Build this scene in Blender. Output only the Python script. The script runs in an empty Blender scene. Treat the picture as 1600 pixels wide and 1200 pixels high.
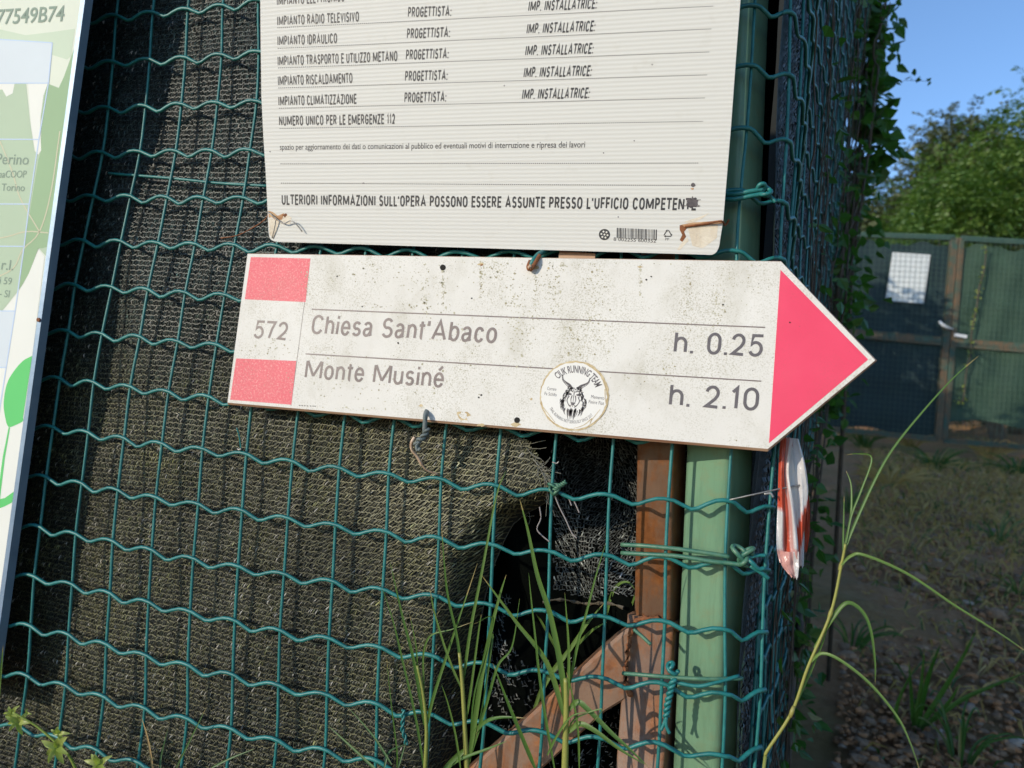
import bpy, math, random
import numpy as np
from mathutils import Matrix, Vector
from mathutils.noise import noise as pnoise, fractal

# ------------------------------------------------------------------ camera, world, sun
scene = bpy.context.scene
RM = np.array([[0.958996, 0.268426, 0.090964], [0.067288, 0.096142, -0.993091], [-0.275317, 0.958491, 0.074138]])
CAM = np.array([0.68403, -0.62879, 0.77125])      # metres; the wire mesh stands in the plane y = 0
FPX = 1150.0                                       # focal length in pixels of a 1600 x 1200 picture
cd = bpy.data.cameras.new('camera'); cam = bpy.data.objects.new('camera', cd)
scene.collection.objects.link(cam); scene.camera = cam
m = Matrix([list(RM.T[i] * np.array([1, -1, -1])) + [CAM[i]] for i in range(3)] + [[0, 0, 0, 1]])
cam.matrix_world = m
cd.sensor_width = 36; cd.lens = 36 * FPX / 1600
cd.clip_start = 0.02; cd.clip_end = 2000
cd.dof.use_dof = True; cd.dof.focus_distance = 0.62; cd.dof.aperture_fstop = 9.0

SUN = np.array([0.80, 1.0, -0.31]); SUN /= np.linalg.norm(SUN)     # the way the light travels
elev = math.asin(-SUN[2]); azim = math.atan2(-SUN[0], -SUN[1])
w = bpy.data.worlds.new('World'); scene.world = w; w.use_nodes = True
nt = w.node_tree; bg = nt.nodes['Background']
sky = nt.nodes.new('ShaderNodeTexSky'); sky.sky_type = 'NISHITA'; sky.sun_disc = False
sky.sun_elevation = elev; sky.sun_rotation = azim; sky.altitude = 1500
sky.air_density = 1.0; sky.dust_density = 0.3; sky.ozone_density = 3.0
nt.links.new(sky.outputs[0], bg.inputs[0]); bg.inputs[1].default_value = 0.15
sl = bpy.data.lights.new('sun', 'SUN'); sl.energy = 2.0; sl.angle = math.radians(0.5); sl.color = (1.0, 0.88, 0.72)
so = bpy.data.objects.new('sun', sl); scene.collection.objects.link(so)
so.rotation_euler = Vector(SUN).to_track_quat('-Z', 'Y').to_euler()
vs = scene.view_settings; vs.view_transform = 'Standard'; vs.look = 'None'; vs.exposure = 0.86; vs.gamma = 1.0

random.seed(7); rng = np.random.default_rng(7)

# ------------------------------------------------------------------ helpers
def ray(px, py):
    return RM.T @ np.array([(px - 800) / FPX, (py - 600) / FPX, 1.0])
def at(px, py, y=0.0, k=0.0, z0=0.0):
    """the point of the plane Y = y + k (Z - z0) that the photograph shows at a pixel"""
    d = ray(px, py)
    t = (y + k * (CAM[2] - z0) - CAM[1]) / (d[1] - k * d[2])
    return CAM + d * t
def far(px, py, dist):
    d = ray(px, py); d = d / math.hypot(d[0], d[1])
    return CAM + d * dist
def sm(a, b, x):
    t = np.clip((x - a) / (b - a), 0, 1); return t * t * (3 - 2 * t)
def catmull(P, n=8):
    P = np.array(P, float)
    if len(P) < 3: return np.array([P[0] + (P[-1] - P[0]) * t for t in np.linspace(0, 1, n + 1)])
    Q = np.vstack([2 * P[0] - P[1], P, 2 * P[-1] - P[-2]]); out = []
    for i in range(1, len(Q) - 2):
        a, b, c, d = Q[i - 1:i + 3]
        for t in np.linspace(0, 1, n, endpoint=False):
            out.append(.5 * (2 * b + (c - a) * t + (2 * a - 5 * b + 4 * c - d) * t * t + (3 * b - a - 3 * c + d) * t ** 3))
    out.append(P[-1]); return np.array(out)

class MB:
    def __init__(s): s.v = []; s.f = []; s.mi = []; s.col = []; s.n = 0
    def add(s, v, f, mi=0, col=None):
        b = s.n; v = np.asarray(v, float); s.v.append(v); s.n += len(v)
        s.f.extend([tuple(int(i) + b for i in q) for q in f]); s.mi.extend([mi] * len(f))
        if col is not None: s.col.append(np.broadcast_to(np.asarray(col, float), (len(v), 3)))
    def tube(s, P, r, n=6, mi=0, cap=True, col=None):
        P = np.asarray(P, float); m = len(P); r = np.broadcast_to(np.asarray(r, float), (m,))
        T = np.gradient(P, axis=0); T /= np.linalg.norm(T, axis=1)[:, None] + 1e-12
        ref = np.array([0, 0, 1.]) if abs(T[:, 2]).mean() < .8 else np.array([1., 0, 0])
        A = np.cross(T, ref); A /= np.linalg.norm(A, axis=1)[:, None] + 1e-12
        B = np.cross(T, A); an = np.linspace(0, 2 * np.pi, n, endpoint=False)
        V = (P[:, None] + r[:, None, None] * (np.cos(an)[None, :, None] * A[:, None] + np.sin(an)[None, :, None] * B[:, None])).reshape(-1, 3)
        F = [(i * n + j, i * n + (j + 1) % n, (i + 1) * n + (j + 1) % n, (i + 1) * n + j) for i in range(m - 1) for j in range(n)]
        if cap: F += [tuple(range(n - 1, -1, -1)), tuple((m - 1) * n + j for j in range(n))]
        s.add(V, F, mi, col)
    def box(s, c, d, R=None, mi=0):
        c = np.asarray(c, float); d = np.asarray(d, float) / 2
        V = np.array([[x, y, z] for x in (-1, 1) for y in (-1, 1) for z in (-1, 1)]) * d
        if R is not None: V = V @ np.asarray(R).T
        s.add(V + c, [(0, 1, 3, 2), (4, 6, 7, 5), (0, 4, 5, 1), (2, 3, 7, 6), (0, 2, 6, 4), (1, 5, 7, 3)], mi)
    def prism(s, poly, off, mi=0):
        """a flat outline given thickness along the vector off"""
        P = np.asarray(poly, float); n = len(P); off = np.asarray(off, float)
        s.add(np.vstack([P, P + off]), [tuple(range(n)), tuple(range(2 * n - 1, n - 1, -1))] +
              [(i, i + n, (i + 1) % n + n, (i + 1) % n) for i in range(n)], mi)
    def grid(s, G, mi=0, col=None):
        a, b = G.shape[:2]
        s.add(G.reshape(-1, 3), [(i * b + j, i * b + j + 1, (i + 1) * b + j + 1, (i + 1) * b + j) for i in range(a - 1) for j in range(b - 1)], mi, col)
    def obj(s, name, mats, parent=None, smooth=False, org=None):
        V = np.vstack(s.v) if s.v else np.zeros((0, 3))
        o0 = ORG[parent.name] if parent is not None else (np.zeros(3) if org is None else np.asarray(org, float))
        me = bpy.data.meshes.new(name); me.from_pydata((V - o0).tolist(), [], s.f); me.update()
        for k in (mats if isinstance(mats, (list, tuple)) else [mats]): me.materials.append(k)
        if max(s.mi, default=0): me.polygons.foreach_set('material_index', s.mi)
        if smooth: me.polygons.foreach_set('use_smooth', [True] * len(me.polygons))
        if s.col:
            c = np.vstack(s.col); a = me.color_attributes.new('tint', 'FLOAT_COLOR', 'POINT')
            a.data.foreach_set('color', np.c_[c, np.ones(len(c))].ravel())
        o = bpy.data.objects.new(name, me); scene.collection.objects.link(o)
        if parent is not None: o.parent = parent
        else: o.location = o0
        ORG[o.name] = o0
        return o
ORG = {}
def thing(name, label, cat, loc, group=None):
    o = bpy.data.objects.new(name, None); scene.collection.objects.link(o); o.empty_display_size = .05
    o.location = [float(c) for c in loc]; ORG[o.name] = np.asarray(loc, float)
    return tag(o, label, cat, group)
def tag(o, label=None, cat=None, group=None, kind=None):
    if label: o['label'] = label
    if cat: o['category'] = cat
    if group: o['group'] = group
    if kind: o['kind'] = kind
    return o

# ------------------------------------------------------------------ materials
class Mat:
    def __init__(s, name, col=(.5, .5, .5), rough=.6, metal=0, spec=.5):
        s.m = bpy.data.materials.new(name); s.m.use_nodes = True; s.t = s.m.node_tree
        s.b = s.t.nodes['Principled BSDF']; s.set('Base Color', (*col, 1)); s.set('Roughness', rough); s.set('Metallic', metal)
        s.set('Specular IOR Level', spec); s.col = (*col, 1)
    def set(s, k, v): s.b.inputs[k].default_value = v
    def n(s, typ, **kw):
        n = s.t.nodes.new(typ)
        for k, v in kw.items():
            if hasattr(n, k): setattr(n, k, v)
            else: n.inputs[k].default_value = v
        return n
    def l(s, a, b): s.t.links.new(a, b)
    def coord(s, sc=(1, 1, 1)):
        c = s.n('ShaderNodeTexCoord'); mp = s.n('ShaderNodeMapping'); mp.inputs['Scale'].default_value = sc
        s.l(c.outputs['Object'], mp.inputs[0]); return mp.outputs[0]
    def noise(s, scale, detail=4, rough=.6, sc=(1, 1, 1), dist=0):
        n = s.n('ShaderNodeTexNoise', Scale=scale, Detail=detail, Roughness=rough, Distortion=dist); s.l(s.coord(sc), n.inputs['Vector']); return n.outputs['Fac']
    def ramp(s, src, stops):
        r = s.n('ShaderNodeValToRGB'); e = r.color_ramp.elements
        while len(e) < len(stops): e.new(.5)
        for x, (p, c) in zip(e, stops):
            x.position = p; x.color = (*c, 1) if not np.isscalar(c) else (c, c, c, 1)
        s.l(src, r.inputs[0]); return r.outputs[0]
    def mix(s, fac, a, b, mode='MIX'):
        x = s.n('ShaderNodeMix', data_type='RGBA', blend_type=mode)
        for v, i in ((fac, 0), (a, 6), (b, 7)):
            if hasattr(v, 'links'): s.l(v, x.inputs[i])
            elif np.isscalar(v): x.inputs[i].default_value = v
            else: x.inputs[i].default_value = (*v[:3], 1)
        return x.outputs[2]
    def base(s, c): s.l(c, s.b.inputs['Base Color']); return s
    def bump(s, h, strength=.3, dist=.001):
        b = s.n('ShaderNodeBump', Strength=strength, Distance=dist); s.l(h, b.inputs['Height']); s.l(b.outputs[0], s.b.inputs['Normal']); return s
    def tint(s):
        a = s.n('ShaderNodeVertexColor'); a.layer_name = 'tint'; return a.outputs['Color']
    def translucent(s, fac, col):
        t = s.n('ShaderNodeBsdfTranslucent'); x = s.n('ShaderNodeMixShader', Fac=fac)
        if hasattr(col, 'links'): s.l(col, t.inputs['Color'])
        else: t.inputs['Color'].default_value = (*col, 1)
        out = s.t.nodes['Material Output']
        s.l(s.b.outputs[0], x.inputs[1]); s.l(t.outputs[0], x.inputs[2]); s.l(x.outputs[0], out.inputs[0]); return s

def varied(name, c1, c2, scale, rough=.6, metal=0, bump=.2, bscale=None, bd=.001, spec=.5):
    k = Mat(name, c1, rough, metal, spec); k.base(k.ramp(k.noise(scale), [(.3, c1), (.7, c2)]))
    k.bump(k.noise(bscale or scale * 4), bump, bd); return k
def leafy(name, c1, c2, trans=.35, rough=.45):
    k = Mat(name, c1, rough); c = k.ramp(k.tint(), [(0., c1), (.84, c2), (1., (.34, .27, .10) if 'grass' in name else c2)]); k.base(c); k.translucent(trans, k.mix(1.0, c, (1.25, 1.45, .55), 'MULTIPLY')); return k.m

M = {}
k = Mat('green_plastic_wire', (.010, .145, .140), .44)
k.base(k.ramp(k.noise(90), [(.25, (.010, .100, .098)), (.5, (.010, .150, .142)), (.75, (.035, .200, .180))])); k.bump(k.noise(500), .25, .0006); M['wire'] = k.m
M['wire_dirty'] = varied('faded_green_wire', (.02, .12, .085), (.09, .19, .11), 120, .45).m
k = Mat('net_tape', (.03, .045, .035), .50, 0, .40); k.base(k.tint()); M['tape'] = k.m
M['netbase'] = varied('dark_net_ground', (.004, .007, .006), (.011, .014, .011), 300, .8).m
M['voidnet'] = varied('net_void_shade', (.0015, .002, .002), (.003, .004, .003), 300, 1.0, 0, .2, None, .001, .02).m  # near-black colour carries the darkness of the torn opening
k = Mat('green_post_paint', (.12, .30, .17), .42)
k.base(k.mix(k.ramp(k.noise(55, 9, .78), [(.52, 0.), (.68, .65)]), k.mix(k.ramp(k.noise(60, 8, .78, (1, 1, .10)), [(.48, 0.), (.70, .6)]), k.ramp(k.noise(9), [(.3, (.135, .265, .160)), (.7, (.185, .320, .205))]), (.075, .15, .095)), (.20, .24, .13)))
k.bump(k.noise(110, 6), .22, .001); M['post'] = k.m
k = Mat('brown_rusty_paint', (.16, .10, .07), .55)
rn = k.noise(38, 9, .72, (1, 1, .6))
k.base(k.mix(k.ramp(rn, [(.46, 0.), (.60, 1.)]), k.ramp(k.noise(30), [(.3, (.175, .100, .062)), (.7, (.225, .140, .092))]), k.ramp(k.noise(120), [(.3, (.17, .060, .020)), (.7, (.30, .115, .035))])))
k.bump(k.noise(220, 5), .35, .001); M['rust'] = k.m
M['rusty'] = varied('rust', (.13, .045, .018), (.30, .11, .035), 180, .8, 0, .6).m
# trail sign face: white laminate with olive algae specks
def sign_face(name, c1, c2, amount=1.0, dirtc=(.27, .24, .13), fleck=None):
    k = Mat(name, c1, .62, 0, .28)
    fine = k.ramp(k.noise(760, 4, .75), [(.50, 0.), (.66, 1.)])
    patch = k.ramp(k.noise(17, 5, .62, (1, 1, .75), .4), [(.42, .10), (.62, 1.)])
    d = k.n('ShaderNodeMath', operation='MULTIPLY'); k.l(fine, d.inputs[0]); k.l(patch, d.inputs[1])
    d2 = k.n('ShaderNodeMath', operation='MULTIPLY'); k.l(d.outputs[0], d2.inputs[0]); d2.inputs[1].default_value = .80 * amount
    blot = k.ramp(k.noise(38, 4, .6, (1, 1, .6)), [(.52, 0.), (.80, .30 * amount)])
    spk = k.n('ShaderNodeTexVoronoi', Scale=150.0); k.l(k.coord(), spk.inputs['Vector'])
    dots = k.ramp(spk.outputs['Distance'], [(.045, .75 * amount), (.10, 0.)])
    gate = k.ramp(k.noise(60, 2), [(.52, 0.), (.60, 1.)])
    c = k.ramp(k.noise(14, 5), [(.3, c1), (.7, c2)])
    c = k.mix(blot, c, dirtc); c = k.mix(d2.outputs[0], c, dirtc)
    if fleck: c = k.mix(k.ramp(k.noise(520, 4, .8), [(.50, 0.), (.72, .8)]), c, fleck)
    dd = k.n('ShaderNodeMath', operation='MULTIPLY'); k.l(dots, dd.inputs[0]); k.l(gate, dd.inputs[1])
    c = k.mix(dd.outputs[0], c, (.10, .085, .05))
    k.base(c); k.bump(k.noise(300, 4), .08, .0005); return k.m
M['sign'] = sign_face('weathered_white_laminate', (.64, .622, .570), (.705, .69, .640))
M['sign_red'] = sign_face('faded_pink_red_print', (.68, .125, .150), (.74, .165, .185), .75, (.40, .15, .12), (.80, .46, .43))
M['arrow_red'] = sign_face('bright_pink_red_print', (.72, .055, .118), (.78, .075, .145), .40, (.5, .10, .1))
M['sign_ink'] = varied('faded_grey_brown_ink', (.125, .095, .088), (.21, .170, .155), 120, .5).m
M['ink_dark'] = varied('dark_grey_ink', (.085, .075, .080), (.125, .11, .115), 120, .5).m
k = Mat('plywood_edge', (.36, .2, .12), .7); k.base(k.ramp(k.noise(60, 3, .6, (.2, 1, 4)), [(.3, (.30, .145, .085)), (.7, (.52, .36, .24))])); M['ply'] = k.m
M['algae'] = varied('pale_olive_algae', (.40, .375, .255), (.50, .475, .36), 200, .8).m; M['algae2'] = varied('olive_brown_algae', (.27, .24, .14), (.36, .33, .22), 200, .8).m
M['hole'] = Mat('dark_hole', (.012, .010, .008), .9).m
k = Mat('white_corrugated_plastic', (.70, .69, .63), .60, 0, .3)
wv = k.n('ShaderNodeTexWave', wave_type='BANDS', bands_direction='Z', Scale=95.0, Distortion=.25); wv.inputs['Detail'].default_value = 1
k.l(k.coord(), wv.inputs['Vector'])
k.base(k.mix(k.ramp(k.noise(45, 5, .65, (1, 1, 1)), [(.60, 0.), (.80, .22)]), k.ramp(wv.outputs['Fac'], [(.2, (.615, .615, .575)), (.8, (.66, .66, .62))]), (.42, .38, .28)))
k.bump(wv.outputs['Fac'], .12, .001); M['corr'] = k.m
M['black_ink'] = varied('black_ink', (.022, .022, .025), (.05, .048, .05), 200, .5).m
M['white_fleck'] = Mat('white_print', (.68, .67, .61), .5).m
M['rule'] = Mat('grey_rule_ink', (.17, .165, .16), .6).m
k = Mat('rust_stain', (.5, .25, .1), .7); k.base(k.ramp(k.noise(130, 4), [(.3, (.30, .11, .03)), (.7, (.66, .46, .26))])); M['stain'] = k.m
M['torn'] = varied('torn_plastic', (.58, .50, .38), (.72, .66, .54), 90, .6, 0, .5).m
M['sticker'] = sign_face('white_vinyl_sticker', (.70, .69, .64), (.75, .74, .70), .25)
M['glue'] = varied('yellowed_glue', (.36, .25, .10), (.62, .52, .33), 160, .6, 0, .4).m
def plain(name, c, r=.7, v=.06): return varied(name, c, tuple(x * (1 + v) for x in c), 12, r, 0, .04).m
M['pan_bg'] = plain('panel_cream', (.60, .64, .53)); M['pan_white'] = plain('panel_white', (.68, .69, .63))
M['pan_g1'] = plain('panel_pale_green', (.37, .47, .33)); M['pan_g2'] = plain('panel_sage_green', (.25, .38, .21))
M['pan_g3'] = plain('panel_mint', (.48, .57, .43)); M['pan_lime'] = plain('panel_leaf_green', (.09, .50, .13))
M['pan_blue'] = plain('panel_pale_blue', (.55, .61, .64)); M['pan_line'] = plain('panel_blue_line', (.44, .55, .70))
M['pan_or'] = plain('panel_orange_line', (.50, .48, .33)); M['pan_txt'] = plain('panel_grey_green_ink', (.19, .26, .20))
M['pan_edge'] = varied('blue_grey_aluminium', (.16, .24, .34), (.22, .30, .40), 40, .45, .3).m
M['steel'] = varied('galvanised_wire', (.22, .22, .22), (.4, .38, .34), 200, .45, .6).m
M['cord'] = varied('bare_copper_tan', (.33, .20, .12), (.55, .42, .30), 160, .6).m
M['graycord'] = varied('grey_insulation', (.07, .10, .10), (.16, .18, .17), 160, .6).m
k = Mat('barrier_tape_plastic', (.8, .8, .8), .22); k.base(k.tint()); k.bump(k.noise(70, 4), .5, .003); k.translucent(.38, k.tint()); M['tapeband'] = k.m
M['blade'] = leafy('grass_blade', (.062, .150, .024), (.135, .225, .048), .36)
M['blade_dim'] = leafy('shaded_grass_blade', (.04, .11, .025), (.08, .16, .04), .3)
M['stem'] = leafy('grass_stem', (.20, .25, .05), (.30, .30, .07), .2)
M['straw'] = leafy('dry_grass', (.38, .245, .095), (.50, .36, .15), .2, .7)
M['cleaver'] = leafy('cleaver_leaf', (.26, .34, .06), (.40, .44, .12), .4)
M['vine_leaf'] = leafy('vine_leaf', (.030, .10, .022), (.065, .17, .035), .35)
M['vine_stem'] = varied('vine_stem', (.045, .036, .026), (.095, .075, .050), 50, .8).m
M['acacia'] = leafy('acacia_leaf', (.055, .128, .026), (.145, .222, .050), .38, .5)
M['oak'] = leafy('olive_dark_leaf', (.065, .088, .035), (.115, .130, .060), .25, .5)
M['bark'] = varied('bark', (.07, .05, .035), (.16, .125, .09), 14, .9, 0, .7, 60, .02).m
k = Mat('stony_earth', (.12, .085, .06), .95)
k.base(k.mix(k.ramp(k.noise(2.2, 6, .6), [(.42, 0.), (.62, 1.)]), k.ramp(k.noise(30, 8, .75), [(.25, (.27, .115, .046)), (.5, (.46, .225, .095)), (.75, (.55, .35, .18))]),
       k.ramp(k.noise(22, 8, .7), [(.3, (.22, .13, .04)), (.7, (.42, .27, .10))])))
k.bump(k.noise(45, 10, .75), .9, .03); M['earth'] = k.m
k = Mat('pebble', (.2, .17, .14), .85); k.base(k.mix(.35, k.tint(), k.ramp(k.noise(60, 4), [(.3, (.26, .12, .05)), (.7, (.52, .32, .17))]))); k.bump(k.noise(120), .4, .003); M['pebble'] = k.m
M['gate_paint'] = varied('old_green_gate_paint', (.025, .070, .052), (.060, .10, .070), 7, .55, 0, .3).m
k = Mat('gate_rust_green', (.1, .1, .06), .65); k.base(k.ramp(k.noise(6, 6, .7), [(.40, (.040, .095, .070)), (.56, (.13, .085, .045)), (.7, (.20, .115, .06))])); M['gate_rust'] = k.m
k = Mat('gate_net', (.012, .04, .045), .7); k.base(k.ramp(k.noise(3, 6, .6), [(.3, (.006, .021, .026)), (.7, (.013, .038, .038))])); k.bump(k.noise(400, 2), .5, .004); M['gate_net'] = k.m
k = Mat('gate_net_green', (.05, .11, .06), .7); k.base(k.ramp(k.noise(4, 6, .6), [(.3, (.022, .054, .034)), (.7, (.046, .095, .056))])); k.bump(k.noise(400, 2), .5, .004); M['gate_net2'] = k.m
M['paper'] = varied('white_notice_sheet', (.62, .66, .66), (.70, .72, .70), 20, .6).m
M['white_metal'] = varied('white_painted_metal', (.55, .57, .58), (.7, .71, .7), 30, .5).m

# ------------------------------------------------------------------ the ground
def gz(x, y):
    x = np.asarray(x, float); y = np.asarray(y, float)
    z = .13 * np.clip(y, -4, 9) + np.clip(y - 9, 0, 50) * (.10 + .16 * sm(0, 9, x)) + .05 * np.clip(x - 4, 0, 20)
    return z
def nz(x, y, s): return np.array([pnoise(Vector((a * s, b * s, 3.1))) for a, b in zip(np.ravel(x), np.ravel(y))]).reshape(np.shape(x))
def ground_sheet():
    mb = MB()
    ax = np.concatenate([-np.geomspace(160, 3, 16), np.arange(-2.6, .6, .10), np.arange(.6, 3.6, .045), np.arange(3.6, 5.2, .10), np.geomspace(5.4, 160, 20)])
    ay = np.concatenate([-np.geomspace(60, 2, 10), np.arange(-1.8, .4, .10), np.arange(.4, 4.6, .045), np.arange(4.6, 9.6, .10), np.geomspace(10, 240, 22)])
    X, Y = np.meshgrid(ax, ay, indexing='ij')
    near = (np.abs(X - 1) < 7) & (Y < 12)
    Z = gz(X, Y) + np.where(near, .05 * nz(X, Y, 1.3) + .020 * nz(X, Y, 5.5) + .016 * nz(X, Y, 13.) + .008 * nz(X, Y, 31.), .6 * nz(X, Y, .08) * sm(12, 30, Y))
    mb.grid(np.stack([X, Y, Z], -1).swapaxes(0, 1).copy())
    return tag(mb.obj('ground', M['earth'], smooth=True), kind='structure')
ground_sheet()
def gnd(px, py):
    d = ray(px, py); t = .5
    for _ in range(60):
        p = CAM + d * t; t += (p[2] - float(gz(p[0], p[1]))) * .8 / max(.2, abs(d[2]) + .13)
    return CAM + d * t

# ------------------------------------------------------------------ the wire mesh fence
GP = np.array([[1,1,0.0561,1.1988],[2,1,0.1022,1.199],[3,1,0.1463,1.1996],[4,1,0.1893,1.2022],[1,2,0.061,1.1449],[2,2,0.1078,1.144],[3,2,0.1533,1.1446],[4,2,0.1982,1.1451],[14,2,0.688,1.1568],[1,3,0.0637,1.0924],[2,3,0.1101,1.0927],[3,3,0.1552,1.0924],[4,3,0.2031,1.0919],[14,3,0.6888,1.1038],[1,4,0.0645,1.0416],[2,4,0.1108,1.0414],[3,4,0.1558,1.0407],[4,4,0.2017,1.0402],[14,4,0.6887,1.0486],[1,5,0.0595,0.9928],[2,5,0.107,0.9912],[3,5,0.152,0.9904],[4,5,0.2009,0.9903],[14,5,0.687,0.9948],[1,6,0.0547,0.9435],[2,6,0.1031,0.9421],[3,6,0.1496,0.9418],[4,6,0.197,0.9415],[1,7,0.0509,0.8938],[2,7,0.0976,0.8926],[3,7,0.1445,0.8907],[4,7,0.1928,0.8897],[0,8,0.0009,0.8437],[1,8,0.0457,0.8431],[2,8,0.0956,0.8428],[3,8,0.1434,0.8399],[4,8,0.19,0.839],[0,9,-0.0017,0.7926],[1,9,0.0432,0.7914],[2,9,0.0909,0.7899],[3,9,0.1394,0.788],[4,9,0.1885,0.7862],[0,10,-0.0022,0.74],[1,10,0.0452,0.7386],[2,10,0.092,0.7365],[3,10,0.1395,0.7351],[4,10,0.1884,0.7341],[5,10,0.2398,0.7337],[6,10,0.2917,0.7315],[7,10,0.3421,0.73],[8,10,0.3931,0.7294],[9,10,0.445,0.73],[10,10,0.4972,0.7294],[11,10,0.5477,0.7303],[12,10,0.5977,0.7318],[13,10,0.6469,0.7329],[14,10,0.6938,0.7376],[0,11,-0.0025,0.6873],[1,11,0.0457,0.6854],[2,11,0.0924,0.683],[3,11,0.14,0.6807],[4,11,0.1917,0.6796],[6,11,0.2934,0.6776],[7,11,0.3445,0.677],[8,11,0.3971,0.6768],[9,11,0.4486,0.6779],[10,11,0.4993,0.6781],[11,11,0.5507,0.6785],[12,11,0.5999,0.6819],[13,11,0.648,0.6869],[14,11,0.6951,0.6879],[0,12,-0.001,0.6345],[1,12,0.0462,0.6329],[2,12,0.0943,0.6316],[3,12,0.1433,0.6287],[4,12,0.1935,0.6264],[5,12,0.2452,0.6258],[6,12,0.2964,0.6254],[7,12,0.348,0.626],[8,12,0.3991,0.6253],[9,12,0.4509,0.6273],[10,12,0.5022,0.6267],[11,12,0.554,0.6287],[12,12,0.6021,0.6314],[13,12,0.6513,0.6355],[0,13,-0.0005,0.5829],[1,13,0.0506,0.5821],[2,13,0.0994,0.5799],[3,13,0.1472,0.5779],[4,13,0.1971,0.5759],[5,13,0.2487,0.5751],[6,13,0.2983,0.5732],[7,13,0.3504,0.5743],[8,13,0.4017,0.5745],[9,13,0.454,0.5752],[11,13,0.5551,0.5789],[12,13,0.6041,0.5821],[13,13,0.6524,0.5866],[0,14,0.0042,0.5325],[1,14,0.0542,0.5318],[2,14,0.1027,0.5299],[3,14,0.1521,0.5266],[4,14,0.2016,0.5256],[5,14,0.2534,0.5253],[6,14,0.3034,0.5239],[7,14,0.3545,0.5243],[8,14,0.4048,0.5254],[9,14,0.4561,0.5262],[11,14,0.5576,0.53],[12,14,0.6061,0.5347],[13,14,0.6538,0.5402],[0,15,0.0088,0.4827],[1,15,0.0595,0.4818],[2,15,0.1086,0.4791],[3,15,0.159,0.4771],[4,15,0.2088,0.4765],[5,15,0.2588,0.4764],[6,15,0.3084,0.4754],[7,15,0.3591,0.4767],[8,15,0.4097,0.4778]])
AX = np.array([-0.00115955, 0.04973542, 0.00021948]); AZ = np.array([1.25078908, -5.232e-05, -0.05162062])
RX = GP[:, 2] - (AX[0] + GP[:, :2] @ AX[1:]); RZ = GP[:, 3] - (AZ[0] + GP[:, :2] @ AZ[1:])
def wire_at(c, r):
    cc, rr = np.clip(c, 0, 14), np.clip(r, 1, 15)
    wgt = np.exp(-((GP[:, 0] - cc) ** 2 + (GP[:, 1] - rr) ** 2) / .35) + 1e-3 * np.exp(-((GP[:, 0] - cc) ** 2 + (GP[:, 1] - rr) ** 2) / 6) + 1e-9
    wgt /= wgt.sum()
    return np.array([AX[0] + c * AX[1] + r * AX[2] + wgt @ RX, 0.0, AZ[0] + c * AZ[1] + r * AZ[2] + wgt @ RZ])
U = np.array([.121, .9926, 0]); NR = np.array([.9926, -.121, 0])        # along the side fence, and out of it
S0 = np.array([.7235, .020, 0])
def lean(s, z): return .064 * np.clip(np.asarray(z) - .55, 0, None) * np.clip(s, 0, None) / 1.55
R0_, R1_, CL, NS = -19, 24, -15, 32
GR = np.zeros((14 - CL + 1 + NS, R1_ - R0_ + 1, 3))
for i, c in enumerate(range(CL, 15)):
    for j, r in enumerate(range(R0_, R1_ + 1)): GR[i, j] = wire_at(c, r)
for i in range(NS):
    for j in range(R1_ - R0_ + 1):
        b = GR[14 - CL, j]; q = S0 + U * .05 * i + np.array([(b[0] - .694) * .9 / (1 + i), 0, 0])
        q = q + NR * float(lean(.05 * i, b[2])); GR[14 - CL + 1 + i, j] = [q[0] + .006 * math.sin(i * .9 + j * .3), q[1], b[2] + .004 * math.sin(i * .37 + j)]
fence = thing('wire_mesh_fence', 'green plastic coated wire mesh fence with wavy horizontal wires, behind the trail sign', 'fence', (0, 0, 0))
mv, mh = MB(), MB()
NF = 14 - CL + 1
for i in range(GR.shape[0]):
    P = catmull(GR[i], 3 if i < NF + 6 else 1)
    if i < NF: P = P + np.array([0, .0004, 0])
    mv.tube(P, .0015 * (1 + .05 * math.sin(i * 2.3)), 6 if i < NF + 6 else 4)
PT = [0, .1, .25, .40, .52, .65, .8, .92]; PZ = [0, -.10, -.55, -1, -.86, -.42, -.02, .07]
for j in range(GR.shape[1]):
    P = []
    for i in range(GR.shape[0] - 1):
        a, b = GR[i, j], GR[i + 1, j]; ph = 1 + .12 * math.sin(i * 1.7 + j * 2.3)
        nrm = np.array([0, -1., 0]) if i < NF - 1 else (np.array([.6, -.8, 0]) if i == NF - 1 else NR)
        far_ = i > NF + 8
        for t, pz in (zip(PT, PZ) if not far_ else zip(PT[::2], [0, -.6, -.9, -.1])):
            P.append(a + (b - a) * t + np.array([0, 0, .0068 * ph * pz]) + nrm * (.0034 + .0012 * pz))
    P = np.array(P); mh.tube(P, .00186 * (1 + .06 * np.sin(np.arange(len(P)) * .37 + j)), 6)
mv.obj('vertical_wires', M['wire'], fence, True); mh.obj('wavy_wires', M['wire'], fence, True)

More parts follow.
